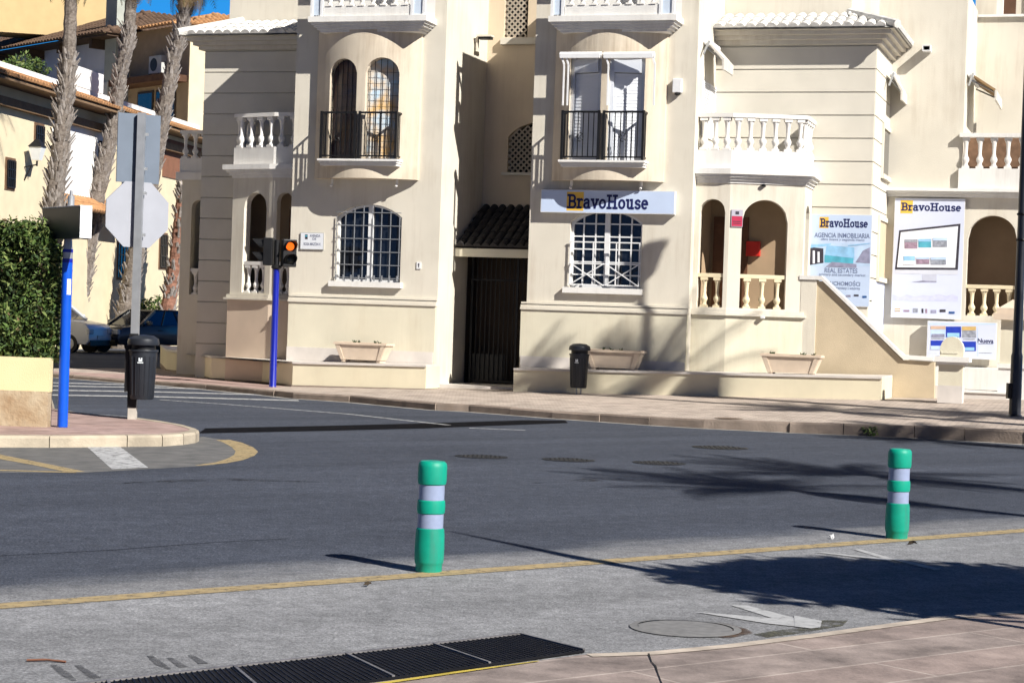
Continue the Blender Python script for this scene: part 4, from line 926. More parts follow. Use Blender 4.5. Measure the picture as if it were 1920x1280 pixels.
def logo(o, L, sq, wd, y0=-.003, col=NAVY):
    a = MB(); (xa, za), (xb, zb) = L(sq[0], sq[3]), L(sq[2], sq[1]); patch(a, xa, xb, za, zb, y0); a.build("emblem_square", YEL, o)
    b = MB(); (xa, za), (xb, zb) = L(wd[0], wd[3]), L(wd[2], wd[1]); slab_word(b, "BravoHouse", xa, za, xb-xa, zb-za, y0-.002, .17); b.build("lettering", col, o)
o, L, _ = fsign("shop_sign", "long pale blue shop sign above the window with dark lettering and an amber square", "sign", (1014, 357, 1265, 400), .14, .13, SIGNW, WMET)
logo(o, L, (1062, 360, 1095, 395), (1064, 367, 1217, 390))

def shade(o, L, name, rects, y=-.004):
    for i, (pts, m_) in enumerate(rects):
        b = MB(); b.poly([(L(a, c)[0], y-.0006*i, L(a, c)[1]) for a, c in pts]); b.build(name, m_, o)
def R4(a, b, c, d): return [(a, d), (c, d), (c, b), (a, b)]
PB = mat("print sky blue", (.30, .55, .80), .5, .25, 5); PD = mat("print deep blue", (.03, .10, .30), .5, .3, 6); PT = mat("print turquoise", (.10, .42, .55), .5, .25, 6)
PG = mat("print grey violet", (.30, .30, .42), .5, .3, 9); PK = mat("print dark", (.05, .045, .06), .5, .3, 9); PP_ = mat("print pale blue", (.52, .66, .86), .5, .15, 5); PR = mat("print mauve", (.34, .24, .32), .5, .4, 12); PGR = mat("print grey", (.32, .34, .40), .5, .4, 14); PO = mat("print ochre", (.62, .42, .16), .5, .15, 9); PW2 = mat("print white", (.82, .84, .9), .5, .03, 5); PRB = mat("print royal blue", (.02, .05, .42), .5, .12, 9)
TXT = mat("print slate text", (.16, .20, .34), .6, .05, 5)

o, L, _ = fsign("agency_poster", "tall pale blue poster with a house picture on the grooved wall above the stair", "poster", (1517, 402, 1633, 574), -1.85, .02, mat("pale blue vinyl", (.53, .63, .81), .5, .04, 2), WMET)
logo(o, L, (1536, 407, 1554, 427.5), (1538, 411.5, 1628, 425))
for s, a in (("AGENCIA INMOBILIARIA", (1527, 438, 1631, 445)), ("obra nueva y segunda mano", (1539, 447.5, 1621, 452)), ("REAL ESTATES", (1546, 503.5, 1608, 511)), ("primary and secondary market", (1536, 513.5, 1623, 518)), ("NIERUCHOMOŚCI", (1537, 526, 1613, 534.5)), ("rynek pierwotny i wtórny", (1543, 538, 1613, 543))):
    (xa, za), (xb, zb) = L(a[0], a[3]), L(a[2], a[1]); fit_text(o, s, xa, xb, za, zb, -.005, TXT, .012 if s.isupper() else 0)
shade(o, L, "picture", [(R4(1518.5, 456, 1631, 499), PP_), ([(1518.5, 497), (1544, 493), (1544, 466), (1518.5, 463)], PK), ([(1518.5, 465), (1544, 462), (1558, 459), (1558, 456.5), (1520, 459)], PB), ([(1546, 485), (1602, 488), (1602, 464), (1550, 460)], PB), ([(1546, 492), (1600, 494), (1600, 484), (1546, 478)], PT), ([(1604, 492), (1631, 494), (1631, 464), (1618, 470)], PG), ([(1548, 500), (1606, 502), (1606, 495), (1560, 491)], PG), (R4(1524, 470, 1528, 494), PW2), (R4(1533, 472, 1537, 492), PW2), ([(1590, 462), (1631, 457), (1631, 455.5), (1590, 460)], PB)])
shade(o, L, "flag", [(R4(1575, 552, 1581, 557), PD), (R4(1586, 553, 1595, 557), PG), (R4(1601, 552, 1610, 555.5), PK), (R4(1617, 554.5, 1625, 558.5), PD)])

o, L, _ = fsign("monitor_poster", "tall white poster showing a desktop monitor and a row of small flags", "poster", (1674, 372, 1806, 597), -4.40, .02, PAPER, WMET)
logo(o, L, (1688, 376, 1712, 400), (1690, 382, 1803, 394.5))
shade(o, L, "monitor_picture", [([(1678, 505.5), (1796, 506), (1801, 419.5), (1686, 432)], PK), ([(1682, 501), (1791, 502), (1796.5, 424), (1689, 435.5)], PW2), ([(1679, 513), (1796, 515), (1796, 506.2), (1678.5, 505.8)], mat("print pale grey", (.62, .64, .72), .5, .05, 4)), (R4(1729, 514, 1756, 528), mat("print stand grey", (.52, .54, .64), .5, .1, 4)), ([(1708, 529), (1756, 529), (1756, 527), (1730, 526)], PG)])
shade(o, L, "thumbnail", [(R4(1696, 449, 1720, 466), PR), (R4(1722, 448, 1746, 464), PT), (R4(1749, 446, 1776, 463), PGR), (R4(1694, 480, 1715.5, 496), PB), (R4(1718, 482, 1742.5, 495), PR), (R4(1745, 482, 1774, 496), PGR), (R4(1696, 449, 1720, 454), PGR), (R4(1722, 448, 1746, 453), PB), (R4(1749, 446, 1776, 451), PP_), (R4(1694, 489, 1715.5, 496), PW2), (R4(1718, 482, 1742.5, 486), PP_), (R4(1745, 482, 1774, 487), PP_)], -.0085)
shade(o, L, "skyline_picture", [([(1674, 563), (1796, 565), (1796, 556), (1786, 551), (1775, 555), (1760, 551), (1745, 555), (1730, 553), (1715, 556), (1700, 552), (1688, 557), (1674, 552)], mat("print pale lavender", (.58, .60, .80), .5, .1, 9))])
shade(o, L, "flag", [(R4(1677.5, 578, 1688, 584), PO), (R4(1694, 581, 1705, 584.5), PR), (R4(1711.5, 578, 1721, 586), PGR), (R4(1728, 578.5, 1731.5, 587), PK), (R4(1735, 579, 1738.5, 587), PR), (R4(1745, 581, 1755.5, 587), PG), (R4(1762, 580, 1773, 585), PK), (R4(1779, 584, 1790, 588), PD), (R4(1677.5, 580, 1688, 582), PW2)])

o, L, _ = fsign("notice_board", "white framed board of property listings with blue pictures beneath the monitor poster", "notice board", (1738, 603, 1868, 672), -4.28, .14, PAPER, WMET)
shade(o, L, "listing_picture", [(R4(1745, 611, 1773, 632), PP_), (R4(1773.5, 612, 1802, 632), PRB), (R4(1804, 612, 1830, 633), PGR), (R4(1745, 638, 1772, 655), PRB), (R4(1773.5, 640, 1800, 656), PO), (R4(1802, 640, 1830, 658), PRB), (R4(1745, 611, 1773, 617), mat("print rose", (.6, .42, .32), .5, .1, 9)), (R4(1804, 612, 1830, 619), PO), (R4(1776, 624, 1799, 632), PB), (R4(1806, 651, 1827, 657), PB), (R4(1745, 648, 1772, 655), PP_), (R4(1747, 626, 1771, 632), PG)])
shade(o, L, "divider", [(R4(1741, 606, 1866, 608.5), PP_), (R4(1832.5, 612, 1833.5, 668), PP_), (R4(1834, 644, 1862, 645), TXT), (R4(1836, 661, 1860, 662), PGR), (R4(1746, 634, 1771, 635.5), PGR), (R4(1776, 634, 1800, 635.5), PGR), (R4(1806, 635, 1828, 636.5), PGR)])
(xa, za), (xb, zb) = L(1833, 642.5), L(1863, 635); fit_text(o, "Nueva", xa, xb, za, zb, -.005, NAVY, .02)
# narrow strip of listings on the side of the grooved wing
y0, z1 = SP(1634, 527); y1, _ = SP(1661, 527); z0 = SP(1640, 622)[1]
o = fthing("listing_poster", "narrow white sheet with faint blue sketches on the side wall by the stair", "poster", W2R+.02, -y0, z0)
b = MB(); b.box(0, .012, 0, y1-y0, 0, z1-z0); b.build("sheet", PAPER, o)
b = MB()
for k in range(26):
    y, z = random.uniform(.1, y1-y0-.3), random.uniform(.06, z1-z0-.1); b.quad((.0135, y, z), (.0135, y+random.uniform(.1, .3), z+.02), (.0135, y+.2, z+.045), (.0135, y+.05, z+.03))
b.build("sketch", mat("print faint blue", (.45, .52, .76), .5, .2, 9), o)
# street plaque
o, L, _ = fsign("street_plaque", "small white enamel street name plaque with an emblem beside the barred window", "sign", (563, 436, 607, 468), .03, .03, mat("white enamel", (.74, .76, .80), .3, .03, 5), mat("grey plaque edge", (.4, .4, .38), .6, .1, 5))
for s, a in (("AVENIDA", (581, 440, 601, 444.5)), ("DE", (586, 446, 593, 450)), ("ROSA MAZÓN V.", (569.5, 454, 602, 460))):
    (xa, za), (xb, zb) = L(a[0], a[3]), L(a[2], a[1]); fit_text(o, s, xa, xb, za, zb, -.004, mat("print plaque ink", (.13, .14, .22), .6, .05, 5), .015)
shade(o, L, "emblem", [(R4(572, 439.5, 577, 448.5), PK), (R4(572.5, 441, 576.5, 444), PT)])
# alarm plate on the loggia corner
P0 = (B[0]+eBC[0]*.04-nBC[0]*.02, B[1]+eBC[1]*.04-nBC[1]*.02); zA, zB_ = Z(1377, 425, -.3), Z(1377, 393, -.3)
o = fthing("alarm_plate", "small grey and red alarm company plate at the loggia corner", "sign", P0[0], -P0[1], zA, YAW)
b = MB(); b.box(0, .235, -.006, .015, 0, zB_-zA); b.build("plate", mat("grey plate", (.45, .43, .50), .5, .05, 5), o)
b = MB(); patch(b, .008, .227, .01, (zB_-zA)*.62, -.008); b.build("red_field", mat("crimson print", (.48, .035, .085), .5, .1, 9), o)
b = MB(); patch(b, .08, .155, (zB_-zA)*.72, (zB_-zA)*.9, -.008); patch(b, .03, .2, .1, .115, -.0095); patch(b, .03, .2, .06, .072, -.0095); b.build("emblem", PK, o)
# house number plate
u, z = FP(785, 498, .02); o = fthing("number_plate", "tiny white wall plate between the barred window and tower corner", "sign", u-.05, .02, z-.07)
b = MB(); b.box(0, .1, 0, .018, 0, .15); b.build("plate", WMET, o); b = MB(); patch(b, .04, .06, .03, .12, -.002); patch(b, .03, .07, .09, .105, -.003); b.build("mark", PK, o)
# alarm siren
u, z = FP(1270, 164, .1); o = fthing("alarm_siren", "white alarm siren box on the tower wall beside the shuttered bow window", "alarm", u-.1, .13, z-.16)
b = MB(); b.box(0, .19, 0, .128, .05, .34); b.build("housing", WMET, o, bevel=.015); b = MB(); b.lathe([(.03, 0), (.06, .02), (.06, .06)], 12, (.10, .06, 0)); b.build("lens", BLACK, o, smooth=True)
# floodlight on the recess wall
v = ray(890, 72); t = ((Q+UA*T1R)-CAM).dot(UA)/v.dot(UA); p = CAM+v*t
o = thing("wall_light", "small cream spotlight high on the recess wall between the towers", "light", p, -YAW); b = MB(); b.box(0, .08, -.03, .03, -.08, .0); b.box(.08, .42, -.12, .12, .02, .06); b.box(.05, .09, -.05, .05, -.3, .02); b.build("bracket", STUCCO, o); b = MB(); b.box(.12, .4, -.10, .10, -.03, .019); b.build("lamp", BLACK, o)
# vent pipe
u, z = FP(1737, 90, -4.15); o = fthing("vent_pipe", "short white square pipe sticking out of the upper wall by the tiled eave", "pipe", u, -4.15, z)
b = MB(); b.loft([[(s*.09, y, s2*.065) for s, s2 in ((-1, -1), (1, -1), (1, 1), (-1, 1))] for y in (0, .29)], cap=False); b.loft([[(s*.07, y, s2*.045) for s, s2 in ((-1, -1), (1, -1), (1, 1), (-1, 1))] for y in (0, .29)], cap=False); 
b.poly([(-.09, 0, .065), (.09, 0, .065), (.07, 0, .045), (-.07, 0, .045)]); b.poly([(-.09, 0, -.065), (-.07, 0, -.045), (.07, 0, -.045), (.09, 0, -.065)]); b.poly([(-.09, 0, -.065), (-.09, 0, .065), (-.07, 0, .045), (-.07, 0, -.045)]); b.poly([(.09, 0, -.065), (.07, 0, -.045), (.07, 0, .045), (.09, 0, .065)]); b.build("sleeve", WMET, o); b = MB(); patch(b, -.07, .07, -.045, .045, .2); b.build("mouth", DARK, o)
# cameras under the balcony
for px, py, dd, lab in ((1432, 350, -.48, "tiny dark camera hanging under the loggia balcony cornice"), (1430, 597, -.42, "tiny white spotlight fixed to the string course under the wide arch")):
    u, z = FP(px, py, dd); o = fthing("wall_camera" if py < 400 else "spotlight", lab, "camera" if py < 400 else "light", u, dd, z)
    b = MB(); b.box(-.04, .04, -.06, .14, 0, .05); b.build("housing", BLACK if py < 400 else WMET, o, bevel=.008); b = MB(); b.box(-.015, .015, .1, .16, .051, .09); b.build("bracket", BLACK, o)

# ---------------------------------------------------------------- awnings
FAB = mat("faded awning fabric", (.62, .58, .52), .8, .1, 6)
for (a, b_), arms, lab in (((1049, 1127), (1051, 1060), "folded white awning over the shaded window of the shuttered bow"), ((1131, 1226), (1134, 1222), "folded white awning over the sunlit window of the shuttered bow")):
    u0, u1 = X(a, 102, .66), X(b_, 102, .66); z = Z((a+b_)/2, 103, .66); o = fthing("awning", lab, "awning", u0, .66, z, group="folded awnings on the bow window")
    c = MB(); c.loft([[(x, .06+.07*math.cos(R(k*45)), .07*math.sin(R(k*45))) for k in range(8)] for x in (0, u1-u0)]); c.build("cassette", WMET, o, smooth=True)
    f_ = MB(); f_.box(.02, u1-u0-.02, -.05, -.012, -.07, .02); f_.build("front_bar", WMET, o)
    zt_ = Z(1140, 198, .66)-z
    for px in (arms[0]+2, arms[1]+1):
        x = X(px, 150, .66)-u0; r_ = MB(); r_.bar((x, -.0, -.075), (x+.05, -.02, -.2), .035); r_.bar((x+.05, -.02, -.2), (x+.05, -.02, zt_), .03); r_.build("arm", WMET, o)
def side_awning(name_label, x0, ya, yb_, z, out, m_):
    o = fthing("awning", name_label, "awning", x0, -ya, z); L_ = yb_-ya
    c = MB(); c.loft([[(.08+.07*math.cos(R(k*45)), y, .07*math.sin(R(k*45))) for k in range(8)] for y in (0, L_)]); c.build("cassette", WMET, o, smooth=True)
    s = MB(); s.loft([[(.10, y, .02), (out, y, -.32), (out-.03, y, -.36), (.10, y, -.03)] for y in (.05, L_-.05)]); s.build("fabric", m_, o)
    v_ = MB(); v_.box(out-.02, out+.02, .02, L_-.02, -.56, -.34); v_.build("valance", FAB, o)
    
    for p_, q_ in (((.05, .1, -.1), (out-.03, .3, -.36)), ((.05, L_-.1, -.1), (out-.03, L_-.3, -.36)), ((.06, -.25, -.28), (.12, -.02, .02))): a_ = MB(); a_.bar(p_, q_, .033); a_.build("arm", GALV, o)
yA, zA = SP(1318, 84, T2R); side_awning("half open cream awning above the shutter beside the white balcony", T2R+.01, .5, 1.55, zA+.05, .42, FAB)
yA, zA = SP(1659, 138, W2R); side_awning("small cream awning over the dark side window under the tiled eave", W2R+.06, yA+.1, yA+1.5, zA, .30, FAB)
yA, zA = SP(1812, 138, W3R); side_awning("brown and cream awning above the terrace balustrade", W3R+.01, 4.9, 6.9, zA, .62, mat("brown awning fabric", (.30, .19, .09), .8, .2, 3))

# ---------------------------------------------------------------- gate pillars and step
P1 = PP(1782, 755); o = thing("gate_pillar", "short cream gate pillar with a stepped cap and rounded top", "pillar", P1, -YAW)
zl = lambda py: (755-py)/1280*PH*(P1.y)/F
h1 = zl(683); s_ = .225
b = MB(); b.box(-s_, s_, -s_, s_, 0, h1); b.build("shaft", PLINTH, o)
b = MB(); b.box(-s_-.005, s_+.005, -s_-.005, s_+.005, 0, zl(722)); b.build("base", MARBLE, o)
b = MB(); b.box(-s_-.03, s_+.06, -s_-.06, s_+.06, h1, h1+.05); b.box(-s_-.08, s_+.12, -s_-.12, s_+.12, h1+.051, h1+.15); b.build("cap", WHITE, o)
b = MB(); pts = [(.21*math.cos(R(k*15))*1.05, h1+.151+.12+.26*math.sin(R(k*15))) for k in range(13)]; b.prismY([(-.22, h1+.151), (.22, h1+.151)]+pts, -.14, .14); b.box(-.2, .12, -.155, -.141, h1+.21, h1+.25); b.build("rounded_top", PLINTH, o)
P2 = PP(1897, 748); o = thing("gate_pillar", "tall tan gate pillar with a flat projecting cap behind the lamp post", "pillar", P2, -YAW); k2 = P2.y/F
b = MB(); b.box(-.25, .35, -.25, .25, 0, (748-600)*k2); b.build("shaft", PLINTH, o)
b = MB(); b.box(-.40, .5, -.38, .38, (748-600)*k2, (748-588)*k2); b.box(-.34, .44, -.33, .33, (748-588)*k2, (748-578)*k2); b.loft([[(x, y, (748-578)*k2) for x, y in ((-.3, -.3), (.4, -.3), (.4, .3), (-.3, .3))], [(x, y, (748-562)*k2) for x, y in ((-.05, -.1), (.15, -.1), (.15, .1), (-.05, .1))]]); b.build("cap", TERRA, o)
b = MB(); b.box(-.27, .37, -.27, .27, 0, (748-690)*k2); b.box(-.3, .4, -.3, .3, (748-690)*k2, (748-682)*k2); b.build("base", WHITE, o)
ps = PP(1840, 748); o = thing("entrance_step", "pale low step between the two gate pillars", "step", ps, -YAW)
b = MB(); b.box(-.42, .5, 0, .9, -.1, .12); b.build("riser", MARBLE, o); b = MB(); b.box(-.45, .53, -.03, .93, .121, .16); b.build("tread", WHITE, o)
# ---------------------------------------------------------------- foliage helpers
def leaf(mb, p, sz, m, up=.3):
    n = Vector((random.gauss(0, 1), random.gauss(0, 1), random.gauss(0, 1)+up)).normalized(); a = n.orthogonal().normalized(); b = n.cross(a)
    t = random.uniform(0, 6.28); a, b = a*math.cos(t)+b*math.sin(t), b*math.cos(t)-a*math.sin(t); s = sz*random.uniform(.6, 1.3)
    mb.quad(p-a*s, p-b*s*.45+n*s*.15, p+a*s, p+b*s*.45+n*s*.15, m)
def cloud(parent, name, blobs, n, sz, loc=None, dark=.45):
    mb = MB(); tot = sum(b[1]**2 for b in blobs)
    for c, r, sq in blobs:
        for _ in range(int(n*r*r/tot)):
            d = Vector((random.gauss(0, 1), random.gauss(0, 1), random.gauss(0, 1))).normalized(); q = random.random()**.45
            q *= 1+.18*math.sin(d.x*7+c[0]*3)*math.cos(d.z*6+c[1])
            leaf(mb, Vector(c)+Vector((d.x*r, d.y*r, d.z*r*sq))*q, sz, random.choices((0, 1, 2), (.5, .25, .35))[0])
    return mb.build(name, LEAF, parent)
def frond_data(L=1.9, droop=1.0, n=26, wd=.42, fm=(0, 1)):
    """arching feather leaf along +X"""
    mb = MB(); pts = [Vector((L*t*(1-.12*t*droop), 0, L*(.30*t-.62*droop*t*t))) for t in [i/12 for i in range(13)]]
    for i in range(12): mb.bar(pts[i], pts[i+1], .03*(1-i/14), .025*(1-i/14), 0)
    for i in range(n):
        t = .14+.86*i/n; k = t*12; j = min(11, int(k)); p = pts[j].lerp(pts[j+1], k-j); dr = (pts[j+1]-pts[j]).normalized(); l = wd*math.sin(math.pi*min(1, t*.8+.2))**.6
        for s in (-1, 1):
            d = (dr*.75+Vector((0, s, -.25-.25*random.random()))).normalized(); e = p+d*l*random.uniform(.85, 1.1); w_ = dr*.018
            mb.quad(p-w_, p+w_, e+w_*.2, e-w_*.2, random.choice(fm))
    return mb
def crown_data(nf=26, L=1.9, skirt=6, wd=.42, nl=22):
    mb = MB()
    for i in range(nf+skirt):
        sk = i >= nf; el = random.uniform(-.1, 1.15) if not sk else random.uniform(-1.3, -.7); az = i*2.4+random.uniform(-.2, .2)
        f_ = frond_data(L*random.uniform(.85, 1.1)*(.75 if sk else 1), random.uniform(.7, 1.2)*(1-.45*max(0, el)), nl, wd, (0, 1) if not sk else (2,))
        M = Matrix.Rotation(az, 4, 'Z') @ Matrix.Rotation(-el, 4, 'Y'); b = len(mb.v)
        mb.v += [M @ p for p in f_.v]; mb.f += [[k+b for k in q] for q in f_.f]; mb.m += f_.m
    return mb.data("crown", FROND)
CROWNS = [crown_data(28, 2.2, 8, .5, 26), crown_data(26, 2.1, 7, .5, 26)]
CROWN_BIG = crown_data(30, 2.4, 26, .5)
def palm(label, pts, r0, r1, boots, crown, group, trunk_m=None, scl=1.0, name="palm_tree"):
    base = Vector(pts[0]); o = thing(name, label, "palm tree", base, 0, group); P = [Vector(p)-base for p in pts]
    fine = []; 
    for a, b in zip(P, P[1:]):
        for k in range(8): fine.append(a.lerp(b, k/8))
    fine.append(P[-1]); n = len(fine); tot = fine[-1].z
    mb = MB(); mb.path(fine, [(r0+(r1-r0)*i/n)*(1+.07*((i % 2)*2-1)*random.uniform(.3, 1)) for i in range(n)], 10); mb.build("trunk", trunk_m or BARK, o)
    if boots:
        bt = MB()
        z0, z1, cnt = boots
        for k in range(cnt):
            t = z0+(z1-z0)*random.random(); i = min(n-2, int(t*(n-1))); c = fine[i].lerp(fine[i+1], t*(n-1)-i); rr = r0+(r1-r0)*t; az = random.uniform(0, 6.28)
            d = Vector((math.cos(az), math.sin(az), 0)); s = Vector((-d.y, d.x, 0)); l = random.uniform(.16, .38); op = random.uniform(.25, .8); w_ = random.uniform(.05, .10)
            a = c+d*rr*.8; e = a+d*l*op+Vector((0, 0, l)); bt.loft([[a-s*w_, a+s*w_, a+d*.05+s*w_*.6, a+d*.05-s*w_*.6], [e-s*w_*.5, e+s*w_*.5, e+d*.025+s*w_*.3, e+d*.025-s*w_*.3]])
        bt.build("leaf_bases", BOOT, o)
    if crown is not None: c = link("crown", crown, o, P[-1], (0, 0, random.uniform(0, 6))); c.scale = (scl,)*3
    return o

# ---------------------------------------------------------------- things on the kerbed island
ib = GP(90, 800, .14); k_ = ib.y/F
o = thing("garden_wall", "yellow rendered garden wall with a peeling stone foot, below the clipped hedge", "wall", ib, 0)
hw_ = (800-671)*k_
b = MB(); b.box(-7, 0, 0, .2, .44, hw_); b.build("rendered_wall", mat("yellow render", (.74, .62, .36), .9, .07, 2, .25, 60, stain=.35, stain_col=(.45, .36, .2)), o)
b = MB(); b.box(-7, -.01, -.02, .21, -.02, .45); b.build("stone_foot", mat("peeling stone foot", (.58, .50, .36), .95, .35, 2.2, .6, 20, col2=(.30, .19, .10), stain=.4), o)
o = thing("hedge", "dense clipped green hedge growing behind the yellow garden wall", "hedge", ib+Vector((-.05, .08, 0)), 0)
core = MB(); core.box(-7, -.28, .16, .5, .3, hw_+1.55); core.build("dark_core", mat("hedge core painted shade", (.012, .018, .008), 1, .3, 5), o)  # solid dark box; the shade inside the hedge is its colour
hl = MB(); zt_ = (800-424)*k_
for _ in range(15000):
    x = -abs(random.gauss(0, 1.1)) if random.random() < .8 else random.uniform(-7, 0); z = random.uniform(hw_-.05, zt_); e_ = .10*math.sin(z*5+x*2)+.06*math.sin(x*11+z*9)
    face = random.random()
    if face < .55: p = Vector((x+.08, .05+e_*.5+random.uniform(-.05, .12), z))
    elif face < .8: p = Vector((.02+e_*.6+random.uniform(-.14, .03)-.25*max(0, (z-zt_+.35)/.35)**2, random.uniform(.05, .6), z))
    else: p = Vector((x, random.uniform(.05, .6), zt_+random.uniform(-.12, .02)+e_*.5-.1*max(0, 1+x/.3) if x > -.3 else zt_+random.uniform(-.12, .02)+e_*.5))
    if p.x > -.25 and p.z > zt_-.3: p.x -= (p.z-zt_+.3)*.5
    leaf(hl, p, random.choice((.03, .04, .05)), random.choices((0, 1, 2, 3), (.45, .28, .3, .02))[0], .5)
for _ in range(55):     # stray shoots
    x = -abs(random.gauss(0, .8)); q = Vector((min(x, -.12), random.uniform(.05, .5), zt_-.06)); d = Vector((random.gauss(0, .35), random.gauss(0, .3), 1)).normalized(); l = random.uniform(.06, .2)
    for k in range(7): leaf(hl, q+d*l*k/6, .032, random.choice((0, 1, 1)), .5)
hl.build("foliage", LEAF+[FROND[2]], o)

pb = GP(117, 800, .14); k_ = pb.y/F
o = thing("information_pole", "bright blue round pole carrying a dark flat box sign with one sunlit end", "pole", pb, 0)
b = MB(); b.lathe([(.066, 0), (.066, (800-492)*k_)], 20); b.build("pole", BLUE, o, smooth=True)
b = MB(); z = (800-492)*k_; b.lathe([(.067, z), (.067, z+.05)], 20); b.lathe([(.067, z+.13), (.067, z+.17)], 20); b.build("dark_ring", BLUED, o, smooth=True)
b = MB(); b.lathe([(.064, z+.05), (.064, z+.13)], 20); b.lathe([(.06, z+.17), (.05, z+.3), (.045, (800-446)*k_)], 20); b.build("neck", GALV, o, smooth=True)
bx = MB(); bx.M = Matrix.Translation((-.03, 0, (800-448)*k_)) @ Matrix.Rotation(R(-55), 4, 'Z'); bx.box(-.62, .62, -.08, .08, 0, .40); bx.build("box_sign", mat("dark box sign enamel", (.012, .015, .024), .45, .1, 4), o, bevel=.008)
bx = MB(); bx.M = Matrix.Translation((-.03, 0, (800-448)*k_)) @ Matrix.Rotation(R(-55), 4, 'Z'); bx.box(.622, .632, -.078, .078, .004, .396); bx.box(-.62, .62, -.083, .083, .401, .412); bx.build("end_cap", WMET, o)
b = MB(); b.lathe([(.045, .413+(800-448)*k_), (.045, .55+(800-448)*k_), (.02, .56+(800-448)*k_), (.02, .62+(800-448)*k_)], 12, (.02, 0, 0)); b.build("finial", GALV, o, smooth=True)
b = MB()
for i in range(6):
    a0, a1 = R(-75+8*i), R(-67+8*i); zz = (800-552)*k_; b.quad((.0675*math.cos(a0), .0675*math.sin(a0), zz), (.0675*math.cos(a1), .0675*math.sin(a1), zz), (.0675*math.cos(a1), .0675*math.sin(a1), zz+.2), (.0675*math.cos(a0), .0675*math.sin(a0), zz+.2))
b.build("sticker", WMET, o)

def litter_bin(label, loc, rz, z0, mount):
    o = thing("litter_bin", label, "litter bin", loc, rz)
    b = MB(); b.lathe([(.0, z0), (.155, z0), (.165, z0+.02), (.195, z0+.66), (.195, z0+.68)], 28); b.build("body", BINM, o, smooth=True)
    rb_ = MB()
    for k in range(7): a = R(-150+20*k); rb_.bar((.168*math.cos(a), .168*math.sin(a), z0+.06), (.193*math.cos(a), .193*math.sin(a), z0+.6), .012)
    rb_.build("rib", BINM, o)
    b = MB(); b.lathe([(.17, z0+.681), (.17, z0+.76)], 28); b.build("opening", BLACK, o, smooth=True)
    b = MB(); b.lathe([(.215, z0+.755), (.222, z0+.79), (.21, z0+.84), (.14, z0+.885), (.0, z0+.90)], 28); b.lathe([(.205, z0+.66), (.21, z0+.675), (.205, z0+.69)], 28); b.build("lid", BINM, o, smooth=True)
    b = MB(); b.box(-.025, .025, -.197, -.19, z0+.53, z0+.58); b.box(-.04, .04, -.196, -.188, z0+.505, z0+.52); b.build("emblem", mat("pale bin print", (.7, .75, .78), .5, .05, 5), o)
    if mount == 'legs':
        for s in (-1, 1): b = MB(); b.path([(s*.045, .02, -.02), (s*.045, .02, z0+.01)], .016, 8); b.build("leg", GALV, o)
    else:
        b = MB(); b.box(-.24, -.19, -.05, .05, z0+.1, z0+.75); b.build("bracket", BLACK, o)
    return o
sp_ = GP(247, 785, .14); k_ = sp_.y/F
o = thing("sign_post", "grey square post with the backs of an octagonal and a rectangular road sign", "road sign", sp_, 0)
b = MB(); b.box(-.045, .06, -.045, .045, .15, (785-212)*k_); b.build("post", GALV, o)
b = MB(); b.box(-.058, .066, -.06, -.046, .16, (785-625)*k_); b.box(-.06, -.046, -.058, .05, .16, (785-625)*k_); b.build("sleeve", BLACK, o)
b = MB(); b.box(-.05, .065, -.05, .05, -.05, .16); b.build("foot", mat("pale post foot", (.5, .46, .4), .9, .2, 6), o)
ry = Matrix.Rotation(R(31), 4, 'Z')
b = MB(); b.M = Matrix.Translation((-.04, .075, 0)) @ ry; zc = (785-278)*k_; b.box(-.31, .31, -.012, .012, zc-.48, zc+.48); b.build("rectangular_plate", SIGNB, o)
b = MB(); b.M = Matrix.Translation((-.03, .075, 0)) @ ry; zc = (785-402)*k_; r8 = .455/math.cos(R(22.5)); b.prismY([(r8*math.cos(R(22.5+45*i)), zc+r8*math.sin(R(22.5+45*i))) for i in range(8)], -.012, .012); b.build("octagonal_plate", mat("pale grey sign back", (.36, .37, .41), .5, .06, 3, metal=.2, stain=.2, stain_col=(.35, .35, .36)), o)
b = MB(); 
for zz in (zc-.30, zc+.28, zc+.62, zc+1.1): b.box(-.10, .10, .046, .066, zz, zz+.04)
b.build("clamp", GALV, o)
litter_bin("black litter bin fixed to the sign post on the kerbed island", sp_+Vector((.135, -.02, 0)), 0, .28, 'post')
bp_ = PP(1084, 739); litter_bin("black litter bin on two thin legs in front of the long ledge", bp_, -YAW, .13, 'legs')

